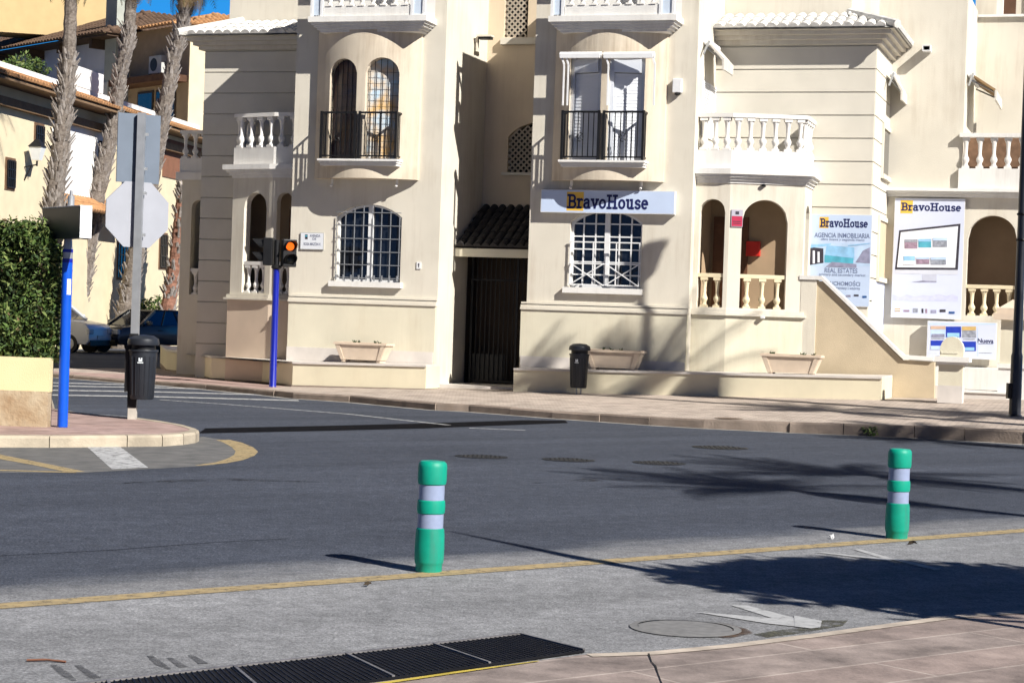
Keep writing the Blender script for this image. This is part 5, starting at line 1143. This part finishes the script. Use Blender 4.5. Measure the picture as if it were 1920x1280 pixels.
# ---------------------------------------------------------------- traffic signal
ts = PP(511, 725); k_ = ts.y/F
o = thing("traffic_signal", "deep blue traffic signal pole with black heads and one lit amber lamp", "traffic light", ts, 0)
b = MB(); b.lathe([(.085, 0), (.075, .02), (.068, (725-505)*k_)], 16); b.build("pole", BLUED, o, smooth=True)
b = MB(); z = (725-505)*k_; b.lathe([(.07, z), (.11, z+.03), (.11, z+.06), (.06, z+.10), (.06, z+.62)], 14); b.build("mast_cap", BLACK, o, smooth=True)
def head(cx, cy, rz, zb, lamps, nm):
    M = Matrix.Translation((cx, cy, zb)) @ Matrix.Rotation(rz, 4, 'Z'); b = MB(); b.M = M; b.box(-.15, .15, -.10, .10, 0, .58); h = b.build("signal_head", BLACK, o, bevel=.02)
    for i, m_ in enumerate(lamps):
        z = .15+.28*i; l = MB(); l.M = M; l.loft([[(r*math.cos(2*math.pi*q/18), y, z+r*math.sin(2*math.pi*q/18)) for q in range(18)] for r, y in ((.088, -.101), (.088, -.112), (.06, -.128))]); l.build("lamp", m_, h, smooth=True)
        v_ = MB(); v_.M = M
        for q in range(12):
            a0, a1 = R(-25+230*q/12), R(-25+230*(q+1)/12); L_ = lambda a: .26*max(.15, .5+.5*math.sin(a))
            v_.loft([[(.125*math.cos(a), -.10, z+.125*math.sin(a)), (.125*math.cos(a), -.10-L_(a), z+.125*math.sin(a)), (.118*math.cos(a), -.10-L_(a), z+.118*math.sin(a)), (.118*math.cos(a), -.10, z+.118*math.sin(a))] for a in (a0, a1)])
        v_.build("visor", BLACK, h)
OFFL = mat("unlit signal lens", (.03, .035, .03), .2, .2, 5); AMB = mat("amber signal light", (.55, .10, .01), .3, .25, 30, emit=((1.0, .16, .012), .9))
head(.25, -.02, R(22), z+.06, [OFFL, AMB], 0); head(-.17, .03, R(-95), z+.08, [OFFL, OFFL], 1)

# ---------------------------------------------------------------- street lamp at the far kerb
lu_ = X(1904, 740, 4.3); LP = FW(lu_, 4.3, .26); o = thing("street_lamp", "tall black street lamp post rising from the far pavement beside the gate", "street lamp", LP, 0)
lu, ld = fu(LP)
b = MB(); b.lathe([(.15, 0), (.15, .05), (.105, .08), (.10, 1.1), (.085, 1.16), (.075, 3), (.055, 9.02)], 16); b.build("post", mat("black lamp post paint", (.022, .024, .03), .35, .15, 6, spec=.6), o, smooth=True)
b = MB(); b.lathe([(.06, 0), (.16, .05), (.24, .45), (.27, .47), (.1, .68), (.02, .72)], 14, (0, 0, 9.0)); b.build("lantern", BLACK, o, smooth=True)
b = MB(); b.box(-.15, -.09, -.08, .08, .35, .62); b.build("junction_box", BLACK, o, bevel=.01); b = MB()
for zz in (3.55, 3.1): b.lathe([(.085, zz), (.095, zz+.02), (.085, zz+.04)], 12)
b.build("clamp", BLACK, o)

# ---------------------------------------------------------------- green bollards beside the yellow line
def bollard(label, px, py, lean):
    p = GP(px, py, 0); o = thing("bollard", label, "bollard", p, 0, "green traffic bollards"); o.rotation_euler = lean
    gb_ = MB(); gb_.lathe([(.086, 0), (.090, .012), (.090, .05), (.094, .056), (.099, .075), (.1005, .16), (.0985, .25), (.094, .292), (.0865, .298), (.0865, .394), (.093, .400), (.0955, .42), (.0955, .46), (.093, .482), (.0865, .488), (.0865, .590), (.095, .597), (.0985, .62), (.0985, .70), (.0985, .715), (.094, .735), (.082, .748), (.05, .7515), (.0, .752)], 36)
    gb_.build("body", GREEN, o, smooth=True)
    for z0, z1 in ((.298, .394), (.488, .590)): r_ = MB(); r_.lathe([(.0875, z0), (.0875, z1)], 36); r_.build("reflective_band", REFL, o, smooth=True)
    se = MB()
    for z0, z1 in ((.30, .392), (.49, .588)): se.box(-.004, .004, -.0885, -.0868, z0, z1)
    return o
bollard("green bollard standing alone on the yellow line in the middle of the road view", 803.5, 1071, (R(.2), R(.35), 0))
bollard("green bollard beside the dark palm shadows on the road", 1681, 1009, (0, R(.3), .4))
# ---------------------------------------------------------------- across the side street: houses
A0 = Vector((DP(0, 560, 66).x, 66, 0)); A1 = Vector((DP(330, 570, 84).x, 84, 0)); E1 = (A1-A0).normalized(); N1 = Vector((-E1.y, E1.x, 0))
RZ1 = math.atan2(E1.y, E1.x)
def BP(px, py):
    v = ray(px, py); t = (A0-CAM).dot(N1)/v.dot(N1); p = CAM+v*t; return (p-A0).dot(E1), p.z
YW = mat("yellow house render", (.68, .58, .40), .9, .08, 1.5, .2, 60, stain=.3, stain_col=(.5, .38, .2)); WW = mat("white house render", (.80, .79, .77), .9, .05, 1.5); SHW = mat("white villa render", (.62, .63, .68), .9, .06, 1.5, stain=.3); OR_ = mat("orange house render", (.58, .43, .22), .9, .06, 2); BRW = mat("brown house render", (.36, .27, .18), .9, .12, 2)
ze = 9.05
hs = thing("yellow_house", "long yellow house with an overhanging terracotta tile eave facing the palm trees", "house", A0, RZ1)
b = MB(); b.box(-34, 40, 0, 9, 0, ze-.05); b.build("wall", YW, hs)
b = MB(); tile_roof(b, (-34, -1.0, ze-.1), (40, -1.0, ze-.1), (-34, .6, ze+.45), (40, .6, ze+.45), .26, 4, .06); b.build("eave_roof", TILEO, hs)
b = MB(); b.box(-34, 40, -.95, .0, ze-.22, ze-.13); b.box(-34, 40, -.25, -.001, ze-.9, ze-.6); b.build("soffit", mat("timber soffit", (.22, .14, .08), .9, .2, 4), hs)
b = MB(); b.box(-34, 40, .62, .9, ze+.2, ze+.75); sa, sb = BP(158, 150)[0], BP(222, 150)[0]; b.box(sa, sb, .60, .95, ze+.751, ze+1.5); b.build("roof_parapet", WW, hs)
s0, s1 = BP(96, 300)[0], BP(208, 300)[0]; b = MB(); b.box(s0, s1-.9, -.02, -.001, BP(150, 395)[1], ze-.9); b.build("white_panel", WW, hs)
b = MB(); b.box(s1-1.4, s1-.9, -.03, -.0201, BP(150, 395)[1], ze-1.2); b.build("dark_slot", DARK, hs)
b = MB(); tile_roof(b, (s0, -1.0, BP(150, 400)[1]), (s1, -1.0, BP(150, 400)[1]), (s0, -.02, BP(150, 372)[1]), (s1, -.02, BP(150, 372)[1]), .26, 2); b.build("porch_roof", TILEO, hs)
for (x0, y0, x1, y1) in ((222, 455, 244, 520), (66, 235, 80, 282), (300, 440, 312, 500), (12, 300, 26, 350)):
    a, z1 = BP(x0, y0); c, _ = BP(x1, y0); z0 = BP(x0, y1)[1]; f_ = MB(); f_.box(a-.1, c+.1, -.03, -.001, z0-.1, z1+.1); wn = f_.build("window", mat("brown window frame", (.16, .09, .05), .7, .2, 6), hs); p_ = MB(); p_.box(a, c, -.035, -.0301, z0, z1); p_.build("pane", GLASS, wn)
    q_ = MB()
    for k in range(5): q_.bar((a+(c-a)*k/4, -.08, z0), (a+(c-a)*k/4, -.08, z1), .03)
    for k in range(4): q_.bar((a, -.08, z0+(z1-z0)*k/3), (c, -.08, z0+(z1-z0)*k/3), .03)
    q_.build("grille", IRON, wn)
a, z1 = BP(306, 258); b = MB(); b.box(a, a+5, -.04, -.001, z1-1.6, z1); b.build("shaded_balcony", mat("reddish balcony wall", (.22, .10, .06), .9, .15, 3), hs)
# wall lantern
u, z = BP(46, 300); lp = A0+E1*u-N1*.45+Vector((0, 0, z)); o = thing("wall_lantern", "glazed wall lantern on a bracket of the yellow house wall", "lamp", lp, RZ1)
b = MB(); b.loft([[(x*w_, y*w_, zz) for x, y in ((-1, -1), (1, -1), (1, 1), (-1, 1))] for w_, zz in ((.13, .0), (.22, .45))]); b.build("glass_body", mat("milky lantern glass", (.72, .74, .74), .3, .05, 5), o)
b = MB(); b.loft([[(x*w_, y*w_, zz) for x, y in ((-1, -1), (1, -1), (1, 1), (-1, 1))] for w_, zz in ((.25, .451), (.05, .72))]); b.bar((0, 0, -.02), (0, .0, -.2), .05); b.bar((0, 0, -.15), (0, .45, -.25), .04); b.bar((0, .2, -.2), (0, .44, -.7), .04); b.build("bracket", IRON, o)

RZ2 = R(-48.5); E2 = Vector((math.cos(RZ2), math.sin(RZ2), 0))
def rotbox(px, dep): p = DP(px, 570, dep); p.z = 0; return p
# shaded white villa
p = rotbox(208, 92); zE2 = (567-60)*92/F+CH; v2 = thing("white_villa", "white villa in shade under a brown tiled roof, with small windows", "house", p, RZ2)
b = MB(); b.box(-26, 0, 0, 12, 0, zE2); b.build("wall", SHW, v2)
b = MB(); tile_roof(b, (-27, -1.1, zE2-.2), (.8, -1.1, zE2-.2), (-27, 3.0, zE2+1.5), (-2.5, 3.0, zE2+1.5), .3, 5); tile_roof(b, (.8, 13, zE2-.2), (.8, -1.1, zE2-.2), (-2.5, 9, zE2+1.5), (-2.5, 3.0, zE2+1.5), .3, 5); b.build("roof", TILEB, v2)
b = MB(); b.box(-27, .7, -1.05, -.001, zE2-.32, zE2-.21)
for k in range(9): b.box(-26+k*3.1, -25.75+k*3.1, -.9, -.002, zE2-.75, zE2-.325)
b.build("eave_brackets", mat("dark eave timber", (.07, .045, .03), .9, .2, 5), v2)
b = MB(); b.box(-26, .1, -.12, -.001, zE2-2.0, zE2-1.8); b.build("string_course", SHW, v2)
for x, w_, z0, z1 in ((-5.6, 2.4, zE2-4.2, zE2-2.7), (-12, 1.5, zE2-4.2, zE2-2.7)):
    f_ = MB(); f_.box(x-.1, x+w_+.1, -.05, -.001, z0-.1, z1+.1); wn = f_.build("window", SHW, v2); p_ = MB(); p_.box(x, x+w_, -.06, -.0501, z0, z1); p_.build("pane", GLASS, wn)
b = MB(); b.M = Matrix.Translation((-5.9, 4.2, 0)) @ Matrix.Rotation(R(62), 4, "Z"); b.box(-14, 0, 0, 2, zE2+.6, zE2+4.2); b.build("upper_wall", OR_, v2)
b = MB(); b.M = Matrix.Translation((-5.9, 4.2, 0)) @ Matrix.Rotation(R(62), 4, "Z"); b.box(-.9, -.75, -.12, -.002, zE2+.7, zE2+4.2); b.build("downpipe", mat("brown pipe", (.16, .06, .03), .7, .1, 5), v2)
# brown shaded block with tiled roof and its sunlit end
p = rotbox(340, 88); zE3 = (574-46)*88/F+CH; v3 = thing("brown_house", "brown shaded house with a sunlit yellow end wall and a small tiled roof", "house", p, RZ2)
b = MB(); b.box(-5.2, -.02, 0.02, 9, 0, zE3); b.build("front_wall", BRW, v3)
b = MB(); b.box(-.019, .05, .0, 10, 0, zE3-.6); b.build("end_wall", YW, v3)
b = MB(); tile_roof(b, (-5.6, -.7, zE3-.1), (.1, -.7, zE3-.1), (-4.5, 2.2, zE3+.75), (-1.2, 2.2, zE3+.75), .28, 4); tile_roof(b, (.3, 9, zE3-.1), (.3, -.7, zE3-.1), (-1.2, 7, zE3+.75), (-1.2, 2.2, zE3+.75), .28, 4); b.build("roof", TILEO, v3)
b = MB(); b.box(-6.4, -5.4, -.6, -.1, 0, zE3+2.4); b.build("chimney_stack", mat("grey render", (.38, .40, .36), .9, .15, 2, stain=.5, stain_col=(.6, .6, .5)), v3)
for x, z0, z1, w_ in ((-2.6, zE3-4.6, zE3-2.9, 1.5), (-4.2, zE3-4.7, zE3-2.9, 1.2)):
    f_ = MB(); f_.box(x-.08, x+w_+.08, -.04, .019, z0-.1, z1+.1); wn = f_.build("window", mat("dark house frame", (.05, .04, .035), .7, .2, 5), v3); p_ = MB(); p_.box(x, x+w_, -.05, -.0401, z0, z1); p_.build("pane", GLASS, wn)
b = MB(); b.box(-5.1, -.1, -1.1, .019, zE3-2.6, zE3-2.3); b.box(.051, .9, 1.5, 4.2, zE3-3.6, zE3-3.2); b.build("canopy", mat("dark canopy tiles", (.10, .05, .03), .9, .3, 5), v3)
b = MB(); b.box(.0505, .1, 1.5, 2.3, zE3-5.4, zE3-4.2); b.build("niche", mat("ochre niche", (.45, .28, .1), .9, .1, 4), v3)
def ac_unit(label, x, y, z, base):
    M = base.matrix_basis; p = M @ Vector((x, y, z)); o = thing("air_conditioner", label, "air conditioner", p, RZ2, "air conditioning units on the far houses")
    b = MB(); b.box(-.55, .55, -.35, 0, 0, .8); b.build("casing", WMET if x < -3 else mat("aged ac casing", (.5, .5, .48), .6, .1, 5), o, bevel=.02); b = MB(); b.loft([[(-.12+.3*math.cos(R(20*k)), y_, .4+.3*math.sin(R(20*k))) for k in range(18)] for y_ in (-.36, -.352)]); b.build("fan_grille", BLACK, o); b = MB(); b.box(-.45, -.38, -.4, 0, -.12, -.001); b.box(.38, .45, -.4, 0, -.12, -.001); b.build("bracket", IRON, o)
bpy.context.view_layer.update()
ac_unit("air conditioner on the brown shaded house between two palm trunks", -2.3, 0, zE3-2.1, v3)
ac_unit("air conditioner at the corner of the shaded white villa by a palm trunk", -.9, 0, zE2-3.1, v2)
o = thing("shrub", "olive green shrub on the terrace in front of the shaded white villa", "shrub", DP(38, 138, 80)-Vector((0, 0, .8)), 0)
cloud(o, "foliage", [((0, 0, .8), .95, .9), ((-.8, .1, .5), .6, .9), ((.6, .2, 1.0), .55, .9)], 1500, .10)
b = MB(); b.path([(0, 0, -.3), (0, 0, .8)], .05, 6); b.build("stem", WOOD, o)

# ---------------------------------------------------------------- palms of the side street
def trunk_pts(pix, dep, top):
    pts = [DP(a, c, dep) for a, c in pix]; g0 = pts[-1].copy(); d = pts[-1]-pts[-2]; g0 = pts[-1]+d*(pts[-1].z/max(.1, -d.z)) if d.z < 0 else g0
    g0.z = -.05; pts.append(g0); pts.reverse(); d = (pts[-1]-pts[-2]).normalized(); pts.append(pts[-1]+d*top); return pts
GRP = "palm trees along the side street"
palm("tall palm trunk nearest the hedge, passing behind the dark box sign", trunk_pts([(133, 0), (129, 120), (118, 230), (103, 370), (92, 500)], 60, 1.6), .33, .15, (.0, .68, 420), CROWN_BIG, GRP)
palm("palm trunk that curves beside the rectangular sign plate", trunk_pts([(246, 0), (240, 80), (226, 140), (212, 240), (184, 360), (164, 470), (150, 560)], 74, 1.5), .34, .2, (.1, .80, 420), CROWN_BIG, GRP)
palm("palm trunk with shaggy grey leaf bases just left of the white tiled roof", trunk_pts([(350, -10), (341, 60), (326, 110), (306, 220), (284, 340), (258, 460), (240, 560)], 76, .9), .36, .2, (.05, .92, 480), CROWN_BIG, GRP)
palm("short reddish palm trunk against the shaded corner of the apartment building", trunk_pts([(343, 362), (336, 430), (328, 500), (318, 560)], 78, .3), .30, .22, (.0, 1.0, 240), None, GRP, mat("reddish palm bark", (.26, .13, .09), .95, .4, 10, .6, 20))
for lab, px, py, dep, r in (("rounded green bush between the two parked cars and the yellow wall", 193, 575, 80, 1.0), ("dark green bush behind the grey sign post above the dark car", 285, 570, 80, .9)):
    p = DP(px, py, dep); p.z = 0; zc = DP(px, py, dep).z; o = thing("bush", lab, "bush", p, 0); cloud(o, "foliage", [((0, 0, zc*.75), r, .85), ((-r*.5, .2, zc*.4), r*.8, 1), ((r*.5, .1, zc*.5), r*.8, 1)], 2200, .10); b = MB(); b.path([(0, 0, 0), (0, 0, zc*.7)], .08, 6); b.build("stem", WOOD, o)

# ---------------------------------------------------------------- parked cars in the shade
def car(name, label, loc, rz, L_, W_, prof, belt, roof, col, wheels, group=None):
    o = thing(name, label, "van" if "van" in name else "car", loc, rz, group); h = W_/2
    b = MB(); b.loft([[(x, s*h*k, z) for x, z in prof] for s, k in ((-1, .93), (-1, 1.0), (1, 1.0), (1, .93))][:0] or [[(x, y, z) for x, z in prof] for y in (-h, h)]); b.build("body", col, o, bevel=.06, smooth=True)
    (bx0, bx1, bz), (rx0, rx1, rz_) = belt, roof; c = MB(); gl = GLASS
    lo = [(bx0, -h*.96, bz), (bx1, -h*.96, bz), (bx1, h*.96, bz), (bx0, h*.96, bz)]; hi = [(rx0, -h*.76, rz_), (rx1, -h*.76, rz_), (rx1, h*.76, rz_), (rx0, h*.76, rz_)]
    c.loft([lo, hi]); c.build("windows", gl, o)
    f_ = MB()
    for i in range(4): f_.bar(Vector(lo[i]), Vector(hi[i])+Vector((0, 0, .01)), .09)
    for k in (.38, .68):
        for s in (0, 1):
            A_, B_ = (lo[0], lo[1]) if not s else (lo[3], lo[2]); C_, D_ = (hi[0], hi[1]) if not s else (hi[3], hi[2]); f_.bar(Vector(A_).lerp(Vector(B_), k), Vector(C_).lerp(Vector(D_), k), .09, .05)
    f_.loft([[(x, y, rz_-.02) for x, y, z in hi], [(x*.98+(rx0+rx1)*.01, y*.93, rz_+.06) for x, y, z in hi]]); f_.build("roof", col, o)
    for x in wheels:
        for s in (-1, 1):
            w_ = MB(); w_.loft([[(x+.32*math.cos(R(18*k)), s*(h-.19)+y, .32+.32*math.sin(R(18*k))) for k in range(20)] for y in (-.1, .2*.98 if s > 0 else .1)]) if False else w_.loft([[(x+.32*math.cos(R(18*k)), y, .32+.32*math.sin(R(18*k))) for k in range(20)] for y in (s*(h-.2), s*(h+.015))])
            wl = w_.build("wheel", BLACK, o, smooth=True); r_ = MB(); r_.loft([[(x+.2*math.cos(R(18*k)), y, .32+.2*math.sin(R(18*k))) for k in range(20)] for y in (s*(h+.016), s*(h+.03))]); r_.build("rim", GALV, wl)
    fx = max(p[0] for p in prof)
    for s in (-1, 1): q = MB(); q.box(fx-.12, fx+.012, s*h*.82-.17, s*h*.82+.17, .66, .84); q.build("headlight", mat("headlight glass", (.5, .52, .55), .15, .05, 5), o, bevel=.03)
    for s in (-1, 1): q = MB(); q.box(bx1-.35, bx1-.2, s*(h+.14)-.1, s*(h+.14)+.1, bz+.02, bz+.18); q.build("mirror", col, o, bevel=.03)
    q = MB(); q.box(fx+.001, fx+.02, -.26, .26, .5, .62); q.build("number_plate", mat("pale number plate", (.6, .6, .58), .5, .05, 5), o); q = MB(); q.box(fx-.1, fx+.008, -h*.9, h*.9, .25, .46); q.build("bumper", BLACK, o, bevel=.03)
    for x in (bx1-1.0,): 
        for s in (-1, 1): q = MB(); q.box(x, x+.18, s*(h+.002)-.01, s*(h+.002)+.01, bz-.18, bz-.14); q.build("door_handle", BLACK, o)
    return o
VAN = mat("white van paint", (.62, .64, .68), .3, .04, 3, spec=.5, coat=.3); CARB = mat("dark grey car paint", (.035, .037, .045), .25, .1, 3, spec=.5, coat=.5)
vp = GP(150, 661, 0); car("parked_van", "white delivery van parked in the shade behind the blue pole", vp+Vector((-1.3, .3, 0)), R(-14), 4.1, 1.75, [(-2.05, .3), (2.0, .3), (2.1, .45), (2.08, .85), (1.95, 1.0), (1.2, 1.12), (1.05, 1.15), (-2.0, 1.2), (-2.1, .8)], (-1.95, 1.15, 1.14), (-1.9, .35, 1.78), VAN, (-1.3, 1.35))
car("parked_car", "dark grey hatchback parked in the shade between the van and the building", GP(268, 662, 0)+Vector((0, .5, 0)), R(-128), 4.2, 1.8, [(-2.1, .3), (2.0, .3), (2.1, .5), (2.05, .78), (1.85, .92), (1.0, 1.0), (-1.95, 1.05), (-2.12, .8)], (-2.0, 1.05, .98), (-1.25, .25, 1.5), CARB, (-1.3, 1.3))

# ---------------------------------------------------------------- trees outside the view on the right whose shadows fall across the road
SD = Vector((LDIR.x/-LDIR.z, LDIR.y/-LDIR.z, 0))       # ground shadow of one metre of height
def shadow_palm(label, gx, gy, h, z=0.0, r=.09, scl=.8, crown=0):
    if z == 'wall': u, zz = FP(gx, gy, 1.0); g0 = FW(u, 1.0, zz)
    else: g0 = GP(gx, gy, z)
    base = g0-SD*(h-g0.z); base.z = 0
    palm(label, [base, base+Vector((.05, .0, h*.5)), base+Vector((0, .05, h))], r*1.5, r, None, CROWNS[crown], "palms beyond the kerb", scl=scl)
shadow_palm("slim palm beyond the kerb shading the road behind the lone bollard", 1650, 893, 7.0, scl=1.0)
shadow_palm("slim palm beyond the kerb shading the road near the palm shadowed bollard", 1500, 921, 6.5, crown=1, scl=1.0)
shadow_palm("slim palm by the far kerb whose shadow streaks across the paving near the lamp post", 1850, 790, 6.5, .2, .12, .8)
shadow_palm("slim palm by the far kerb whose shadow streaks across the paving near the stair wall", 1560, 776, 8.5, .2, .12, .9, 1)
shadow_palm("slim palm by the far kerb whose shadow darkens the kerb stones", 1790, 806, 7.5, .2, .12, .8)
shadow_palm("slim palm by the far kerb whose shadow reaches the middle of the long ledge", 1300, 690, 9.0, "wall", .10, 1.0, 1)
shadow_palm("slim palm by the far kerb whose shadow reaches the ledge beside the litter bin", 1030, 715, 9.4, "wall", .10, .7)
tc = GP(1660, 1098); H_ = 4.4; base = tc-SD*H_; base.z = 0
o = thing("street_tree", "dense leafy tree whose broad shadow covers the parking strip", "tree", base, 0)
b = MB(); b.path([(0, 0, 0), (.05, 0, 1.2), (0, .1, 2.4)], [.14, .11, .09], 8)
for k in range(6): a = k*1.05; b.path([(0, .1, 2.3), (.6*math.cos(a), .6*math.sin(a), 3.2), (1.3*math.cos(a), 1.3*math.sin(a), 4.0+.2*(k % 2))], [.07, .05, .02], 6)
b.build("trunk", WOOD, o, smooth=True)
cloud(o, "crown", [((0, .1, 4.4), 1.25, .42), ((1.2, .2, 4.4), 1.15, .45), ((-.75, .1, 4.4), .8, .42), ((.3, .5, 4.4), 1.0, .4), ((.4, -.35, 4.4), 1.0, .4), ((2.1, 0, 4.4), 1.1, .42), ((3.0, .2, 4.4), 1.1, .42), ((3.9, .1, 4.4), 1.0, .42), ((1.4, -.75, 4.4), .9, .4), ((2.3, -.95, 4.4), .95, .4), ((3.2, -.9, 4.4), .9, .4)], 17000, .12)
S1 = GP(1527, 1124); S2 = GP(842, 995); b0 = S1-SD*2.4; T2_ = S2-SD*4.8+Vector((0, 0, 4.8)); T1_ = b0+Vector((0, 0, 2.4))
o = thing("leaning_trunk", "slender bare leaning trunk throwing a long thin shadow over the yellow line", "tree", b0, 0)
mid = T1_.lerp(T2_, .5)+Vector((.02, -.12, .25)); b = MB(); b.path([(0, 0, 0), (0, 0, 1.2), T1_-b0, mid-b0, T2_-b0], [.035, .04, .05, .075, .012], 12); b.build("trunk", WOOD, o, smooth=True)
# weed at the far kerb and litter crumbs
w0 = PP(1632, 806); o = thing("weed", "small green weed growing at the foot of the far kerb stones", "plant", GP(1630, 817, 0)+Vector((0, -.03, 0)), 0)
b = MB()
for k in range(90): a = random.uniform(0, 6.28); l = random.uniform(.06, .2); leaf(b, Vector((l*.7*math.cos(a), -abs(l*.6*math.sin(a)), random.uniform(.01, .16))), .03, random.choice((0, 1)), .6)
b.build("foliage", LEAF, o)
for px, py, m_, lab in ((1562, 1010, WMET, "tiny white pebble on the asphalt left of the farther bollard"), (688, 1099, SOIL, "tiny dark leaf scrap on the pale asphalt near the lone bollard"), (1710, 1021, SOIL, "dry leaf scrap lying at the foot of the farther bollard"), (85, 1241, mat("rusty twig", (.18, .08, .05), .9, .2, 9), "thin reddish twig lying on the pale asphalt by the drain")):
    o = MB(); p = GP(px, py, 0); tw = "twig" in lab
    if tw: o.path([(-.09, 0, .008), (0, .01, .012), (.1, -.005, .008)], .006, 5)
    else:
        for k in range(4): leaf(o, Vector((random.uniform(-.02, .02), random.uniform(-.02, .02), .02)), .03, 0, 1)
    x = tag(o.build("twig" if tw else "litter_scrap", m_), lab, "litter"); x.location = p
